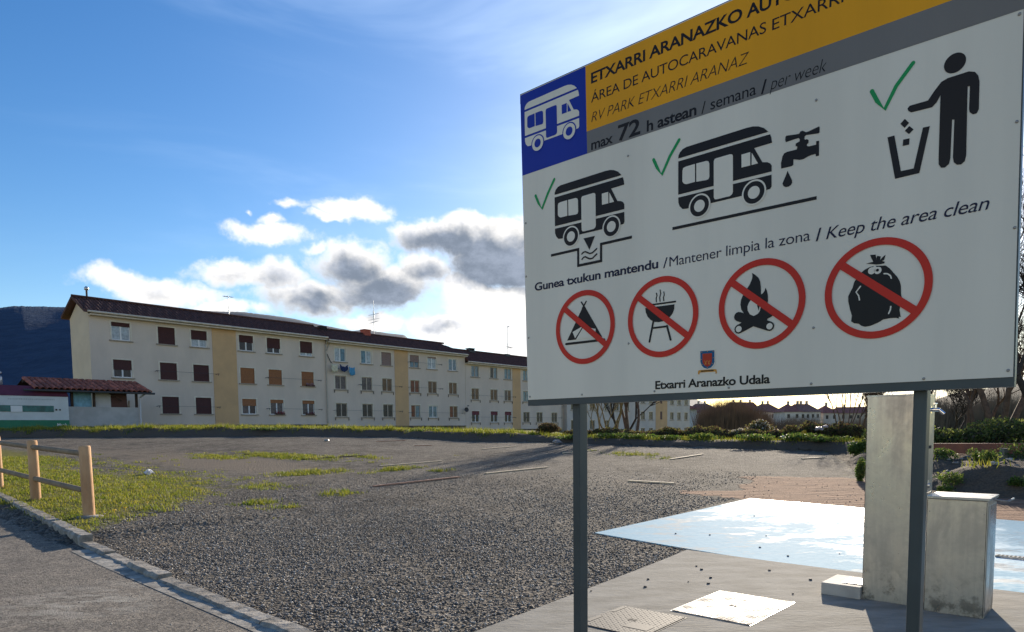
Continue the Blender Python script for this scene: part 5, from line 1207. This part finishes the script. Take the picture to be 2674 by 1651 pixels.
def tree(label, base, h, seed, m, trunks=1, spread=.5, r0=.12, depth=5, group='bare trees', twigs=True, up=.35, name='bare_tree', droop=0., nb=(3, 4), lean=(0, 0), first=.28, jit=.55):
    rr = random.Random(seed); root = thing(name, label, 'tree', base, 0, group)
    tr, br = MB(), MB()
    def grow(p, d, L, r, lv, mb):
        n = 3 if lv < 3 else 2; q_ = p
        for i in range(n):
            d = (d+Vector((rr.uniform(-1, 1), rr.uniform(-1, 1), rr.uniform(-.6, 1)*.6))*.17+Vector((0, 0, .05*(1 if droop == 0 else -droop)))).normalized(); q2 = q_+d*L/n
            ra = r*(1-.28*i/n); rb = r*(1-.28*(i+1)/n); mb.tube(q_, q2, ra, rb, 7 if lv == 0 else (5 if lv < 3 else 3), 0, False); q_ = q2
            if lv < depth and i < n-1 and lv > 0 and rr.random() < .65: side(q_, d, L*.62, rb*.5, lv+1)
        if lv >= depth: return
        for k in range(rr.randint(*nb)): side(q_, d, L*rr.uniform(.58, .82), r*.60*rr.uniform(.75, 1), lv+1)
    def side(p, d, L, r, lv):
        v = Vector((rr.uniform(-1, 1), rr.uniform(-1, 1), rr.uniform(-.5, 1))); v = (v-v.dot(d)*d).normalized()
        nd = (d+v*jit*rr.uniform(.6, 1.35)+Vector((0, 0, up*.35))).normalized(); grow(p, nd, L, max(r, .0045), lv, br)
    for t in range(trunks):
        a = 2*math.pi*t/trunks+rr.uniform(-.5, .5); d = Vector((math.cos(a)*spread*(trunks > 1)+lean[0], math.sin(a)*spread*(trunks > 1)+lean[1], 1)).normalized()
        grow(Vector((math.cos(a)*.12*(trunks > 1), math.sin(a)*.12*(trunks > 1), -.15)), d, h*first*rr.uniform(.85, 1.1), r0*rr.uniform(.75, 1), 0, tr)
    tr.build('trunk', m, root); br.build('branches', m if not twigs else [m], root); return root
def base(u, D): p = at(u, D); return (p.x, p.y, gzz(p.x, p.y))
tree('bare multi-stem tree with brown trunks in front of the fourth block', base(1650, 34), 5.6, 3, M_BARK, 3, .28, .10, 5, jit=.5, nb=(2, 3))
tree('thin dark bare tree left of the thicker multi-stem one', base(1626, 35), 3.9, 8, M_BARKD, 2, .35, .09, 5, jit=.55)
tree('yellowish willow with thin arching twigs beside the left sign post', base(1592, 33.5), 3.6, 12, M_BARKY, 5, .55, .045, 4, jit=.35, nb=(2, 3), first=.4)
tree('yellowish sapling leaning right of the left sign post', base(1564, 33), 2.9, 17, M_BARKY, 4, .5, .035, 4, jit=.35, nb=(2, 3), first=.4)
tree('slender fan shaped bare tree just left of the steel column', base(2205, 34), 4.4, 21, M_BARK, 7, .30, .035, 4, jit=.28, nb=(2, 3), first=.42)
tree('small twiggy bare tree touching the left edge of the steel column', base(2250, 36), 3.6, 23, M_BARK, 3, .3, .06, 5, jit=.5)
tree('large bare tree with forked dark trunk right of the steel column', base(2545, 24), 6.0, 31, M_BARK, 3, .34, .085, 5, jit=.55)
tree('tall bare tree at the right edge, reaching up behind the sign', base(2615, 23), 10.5, 37, M_BARK, 3, .30, .13, 6, jit=.55, lean=(.12, 0), nb=(2, 4))
tree('small bare tree between the steel column and the large forked tree', base(2480, 26), 3.6, 41, M_BARKD, 3, .5, .06, 5, jit=.6)
tree('bare tree beyond the right edge of the photo', base(2740, 22), 9, 43, M_BARKD, 2, .3, .16, 5, jit=.55)
# bare scrub filling the valley behind the hedge
def scrub(label, u0, u1, D, h, n, m, seed, name='bare_scrub'):
    rr = np.random.default_rng(seed); us = rr.uniform(u0, u1, n); Ds = D+rr.uniform(-5, 5, n)
    mb_v, mb_f = [], []
    X0 = (us-1337)/1790*Ds; Y0 = Ds; Z0 = gz(X0, Y0)-1.2
    V = []; 
    hs = h*(.55+.5*rr.random(n))*(.92+.12*np.sin(us*.03+seed))+1.2
    for k in range(5):
        a0 = rr.normal(0, .22, n); a1 = rr.normal(0, .3, n); t0 = rr.uniform(0, .55, n)*(k > 0); hh = hs*(1-t0)*(1 if k == 0 else .75)
        bx_, by_, bz_ = X0, Y0, Z0+t0*hs; tx, ty, tz = bx_+a0*hh*.45, by_+a1*hh*.45, bz_+hh
        w = (.05 if k == 0 else .035)*D/62
        V.append(np.stack([np.stack([bx_-w, by_, bz_], 1), np.stack([bx_+w, by_, bz_], 1), np.stack([tx, ty, tz], 1)], 1))
    V = np.concatenate(V).reshape(-1, 3); o = link(name, np_mesh(name, V, np.arange(len(V)).reshape(-1, 3), m)); return tag(o, label, 'scrub', None, 'stuff')
M_SC = mat('brown_scrub_twigs', (.17, .105, .062), .9, .3, 1); M_SC2 = mat('grey_scrub_twigs', (.15, .12, .085), .9, .3, 1)
scrub('brown leafless scrub filling the dip between the flats and the village', 1838, 2000, 62, 5.0, 12000, [M_SC], 1)
scrub('greyish leafless scrub below the village houses', 1985, 2420, 66, 3.5, 17000, [M_SC2], 2)
scrub('dark leafless thicket below the hill at the right', 2380, 2900, 44, 2.6, 7000, [M_SC2], 5)
scrub('thin twigs standing in front of the farthest block', 1700, 1860, 70, 1.7, 1400, [M_SC2], 7)
dk = shrub('dark_tree', 'dark evergreen standing in front of the village houses', 'tree', 2000, 74, 2.4, 3.4, 5000, [M_BR3, M_LG1, M_BR3], .16)

# litter caught in the hedge
p = at(2140, 26.6); crumple('plastic_sheet', 'white plastic sheet snagged on top of the bramble hedge', 'litter', (p.x, p.y, p.z-.12), .15, (.55, .47, .47), .5, 5)
p = at(2156, 26.6); crumple('plastic_sheet', 'smaller white plastic scrap at the right end of the snagged sheet', 'litter', (p.x, p.y, p.z-.05), .10, (.55, .47, .47), .5, 6)
p = at(2100, 26.8); crumple('yellow_bag', 'yellow plastic bag caught in the hedge', 'litter', (p.x, p.y, p.z-.30), .12, (.62, .38, .02), .9, 7)
p = at(2046, 26.2); crumple('white_scrap', 'white scrap on the grass below the yellow bag', 'litter', (p.x, p.y, gzz(p.x, p.y)+.12), .09, (.7, .7, .7), .8, 9)
p = at(1911, 29.2); crumple('white_scrap', 'white scrap in the hedge below the small blossoming bush', 'litter', (p.x, p.y, p.z-.35), .08, (.7, .7, .66), .8, 10)

# ================================================================ VILLAGE
M_VR = mat('village_roof_tiles', (.24, .115, .085), .85, .25, 1.5); M_VR2 = mat('village_roof_tiles_red', (.28, .10, .075), .85, .25, 1.5)
M_VW = mat('village_white_wall', (.60, .56, .50), .9, .08, .5); M_VW2 = mat('village_stone_wall', (.38, .33, .27), .9, .15, .8); M_VW3 = mat('village_grey_wall', (.46, .44, .41), .9, .1, .6)
def house(label, u0, u1, D, v_eave, v_ridge, wall, roof_m, nwin, rot=0, hip=.25, depth=9, balcony=False, chim=2, floors=2):
    D *= 2.3; v_eave += 5; v_ridge -= 3
    a, b = at(u0, D), at(u1, D); w = (b-a).length; ze = 1.5+(1119.5-.0105*((u0+u1)/2-1337)-v_eave)/1790*D; zr = 1.5+(1119.5-.0105*((u0+u1)/2-1337)-v_ridge)/1790*(D+depth/2)
    zb = -6.0; root = thing('village_house', label, 'house', (a.x, a.y, zb), rot, 'village houses beyond the scrub')
    H = ze-zb; ops = []
    for f in range(floors):
        for i in range(nwin): ops.append((w*(i+.5)/nwin, H-1.9-2.8*f, .9, 1.2))
    mb = MB(); wall_grid(mb, 0, w, 0, H, ops, 0, .15); mb.box(0, w, .152, depth, 0, H); mb.build('wall', wall, root)
    for (s, z, ww, hh) in ops: MB().box(s-ww/2, s+ww/2, .10, .14, z, z+hh).build('window', M_G1, root)
    o = .5; rb = MB(); hx = w*hip; zR = zr-zb
    rb.add([(-o, -o, H), (w+o, -o, H), (w+o, depth+o, H), (-o, depth+o, H), (hx, depth/2, zR), (w-hx, depth/2, zR)], [(0, 1, 5, 4), (1, 2, 5), (2, 3, 4, 5), (3, 0, 4), (0, 3, 2, 1)])
    rf = rb.build('roof', roof_m, root)
    for i in range(chim):
        x_ = hx+(w-2*hx)*(i+.5)/max(1, chim)+random.uniform(-.5, .5); cb = MB(); cb.box(x_-.3, x_+.3, depth/2-.3, depth/2+.3, zR-.4, zR+.85); cb.box(x_-.38, x_+.38, depth/2-.38, depth/2+.38, zR+.851, zR+.95); cb.build('chimney', M_VW2, rf)
    if balcony:
        mb = MB(); mb.box(w*.45, w, -1.1, -.002, H-2.75, H-2.55)
        for i in range(12): mb.box(w*.45+(w*.54)*i/11, w*.45+(w*.54)*i/11+.07, -1.08, -1.0, H-2.62, H-1.7 if i % 3 else H-.05)
        mb.box(w*.45, w, -1.1, -1.0, H-1.72, H-1.64); mb.build('balcony', M_VW2, root)
    return root
house('village house at the left end with a low brown roof', 1800, 1880, 105, 1074, 1058, M_VW2, M_VR, 4, 0, .3, chim=2)
house('village house with the highest red roof', 1905, 1985, 112, 1068, 1054, M_VW2, M_VR2, 4, 0, .1, chim=3)
house('village house with a broad brown hipped roof in the middle', 1975, 2045, 100, 1072, 1058, M_VW3, M_VR, 4, 0, .35, chim=2)
house('white village house with a long balcony', 2048, 2092, 92, 1071, 1059, M_VW, M_VR2, 2, 0, .45, chim=1)
house('pale village house with a pillared balcony right of the white one', 2090, 2150, 93, 1071, 1058, M_VW, M_VR, 4, .25, .15, chim=3, balcony=True)
house('grey gabled village house near the steel column', 2150, 2188, 96, 1074, 1062, M_VW3, M_VR2, 2, 0, .5, chim=1)
house('long red roofed village house partly behind the fan shaped tree', 2192, 2290, 104, 1074, 1066, M_VW2, M_VR2, 5, 0, .08, chim=2)
sm = thing('shed', 'long low shed roof below the highest red roof', 'shed', tuple(at(1930, 200)), 0)
MB().box(0, 6.2, 0, 7, -6, 2.9).build('wall', M_VW2, sm); MB().box(-.4, 6.7, -.6, 7.5, 2.903, 3.25).build('roof', M_VW3, sm)
sm.location.z = 1.5

# ================================================================ HILLS
def hill(name, prof, D, m, rows=10, back=900, zlow=-60, rough=1., step=6, front=.35):
    us = np.arange(prof[0][0], prof[-1][0]+1, step); vs = np.interp(us, [p[0] for p in prof], [p[1] for p in prof])
    rr = np.random.default_rng(len(prof)*7)
    vs = vs+rough*(np.convolve(rr.normal(0, 1, len(us)+8), np.ones(9)/3, 'valid')[:len(us)]*.45+rr.normal(0, .25, len(us)))
    grid = []; vsm = np.interp(us, [p[0] for p in prof], [p[1] for p in prof])+.5
    for j in range(rows+3):
        t = min(j/rows, 1); row = []
        for u, v in zip(us, vs if j == rows else vsm):
            p = at(float(u), D, float(v)); d = D*(front+(1-front)*t) if j <= rows else D+back*(j-rows); zt = p.z
            z = zlow+(zt-zlow)*(sstep(np.array(t))*.35+.65*t) if j <= rows else zt-(j-rows)*zt*.45
            if 0 < j < rows: z += (math.sin(u*.013+j*1.1)+.6*math.sin(u*.031-j*.7))*(zt-zlow)*.006
            row.append((p.x*d/D if j <= rows else p.x*(1+.2*(j-rows)), d, float(z)))
        grid.append(row)
    n = len(us); V = np.array([q_ for r_ in grid for q_ in r_]); idx = np.arange(len(V)).reshape(-1, n)
    F = np.stack([idx[:-1, :-1].ravel(), idx[:-1, 1:].ravel(), idx[1:, 1:].ravel(), idx[1:, :-1].ravel()], 1)
    return tag(link(name, np_mesh(name, V, F, m, smooth=True)), kind='structure')
M_H1 = mat('haze_blue_forest', (.042, .070, .115), .95, 0, .02, col2=(.030, .052, .088), bump=5, bscale=.05, spec=.1)  # forest colour shifted to blue: the distance haze is painted in
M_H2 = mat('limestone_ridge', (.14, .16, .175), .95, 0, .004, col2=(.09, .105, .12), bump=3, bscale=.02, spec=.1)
M_H3 = mat('wooded_hill', (.105, .095, .075), .95, 0, .05, col2=(.06, .055, .045), bump=2, bscale=.2, spec=.1)
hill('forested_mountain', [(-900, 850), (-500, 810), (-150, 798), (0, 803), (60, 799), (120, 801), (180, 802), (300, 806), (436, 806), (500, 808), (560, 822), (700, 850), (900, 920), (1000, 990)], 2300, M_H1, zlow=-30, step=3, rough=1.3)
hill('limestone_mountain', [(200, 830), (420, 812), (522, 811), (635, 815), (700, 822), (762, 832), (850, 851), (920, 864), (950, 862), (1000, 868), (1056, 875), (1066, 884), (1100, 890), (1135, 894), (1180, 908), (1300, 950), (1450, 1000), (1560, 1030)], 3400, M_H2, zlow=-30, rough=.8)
hill('wooded_hill', [(2330, 1085), (2400, 1062), (2444, 1043), (2488, 1028), (2555, 1019), (2606, 1009), (2674, 993), (2850, 965), (3200, 930), (3700, 900)], 700, M_H3, zlow=-6, back=200, rough=.7)
hill('distant_slope', [(1700, 1075), (1780, 1030), (1800, 1036), (1830, 1047), (1860, 1060), (1900, 1075), (1950, 1085)], 900, M_H2, zlow=-6, back=200, rough=.3)
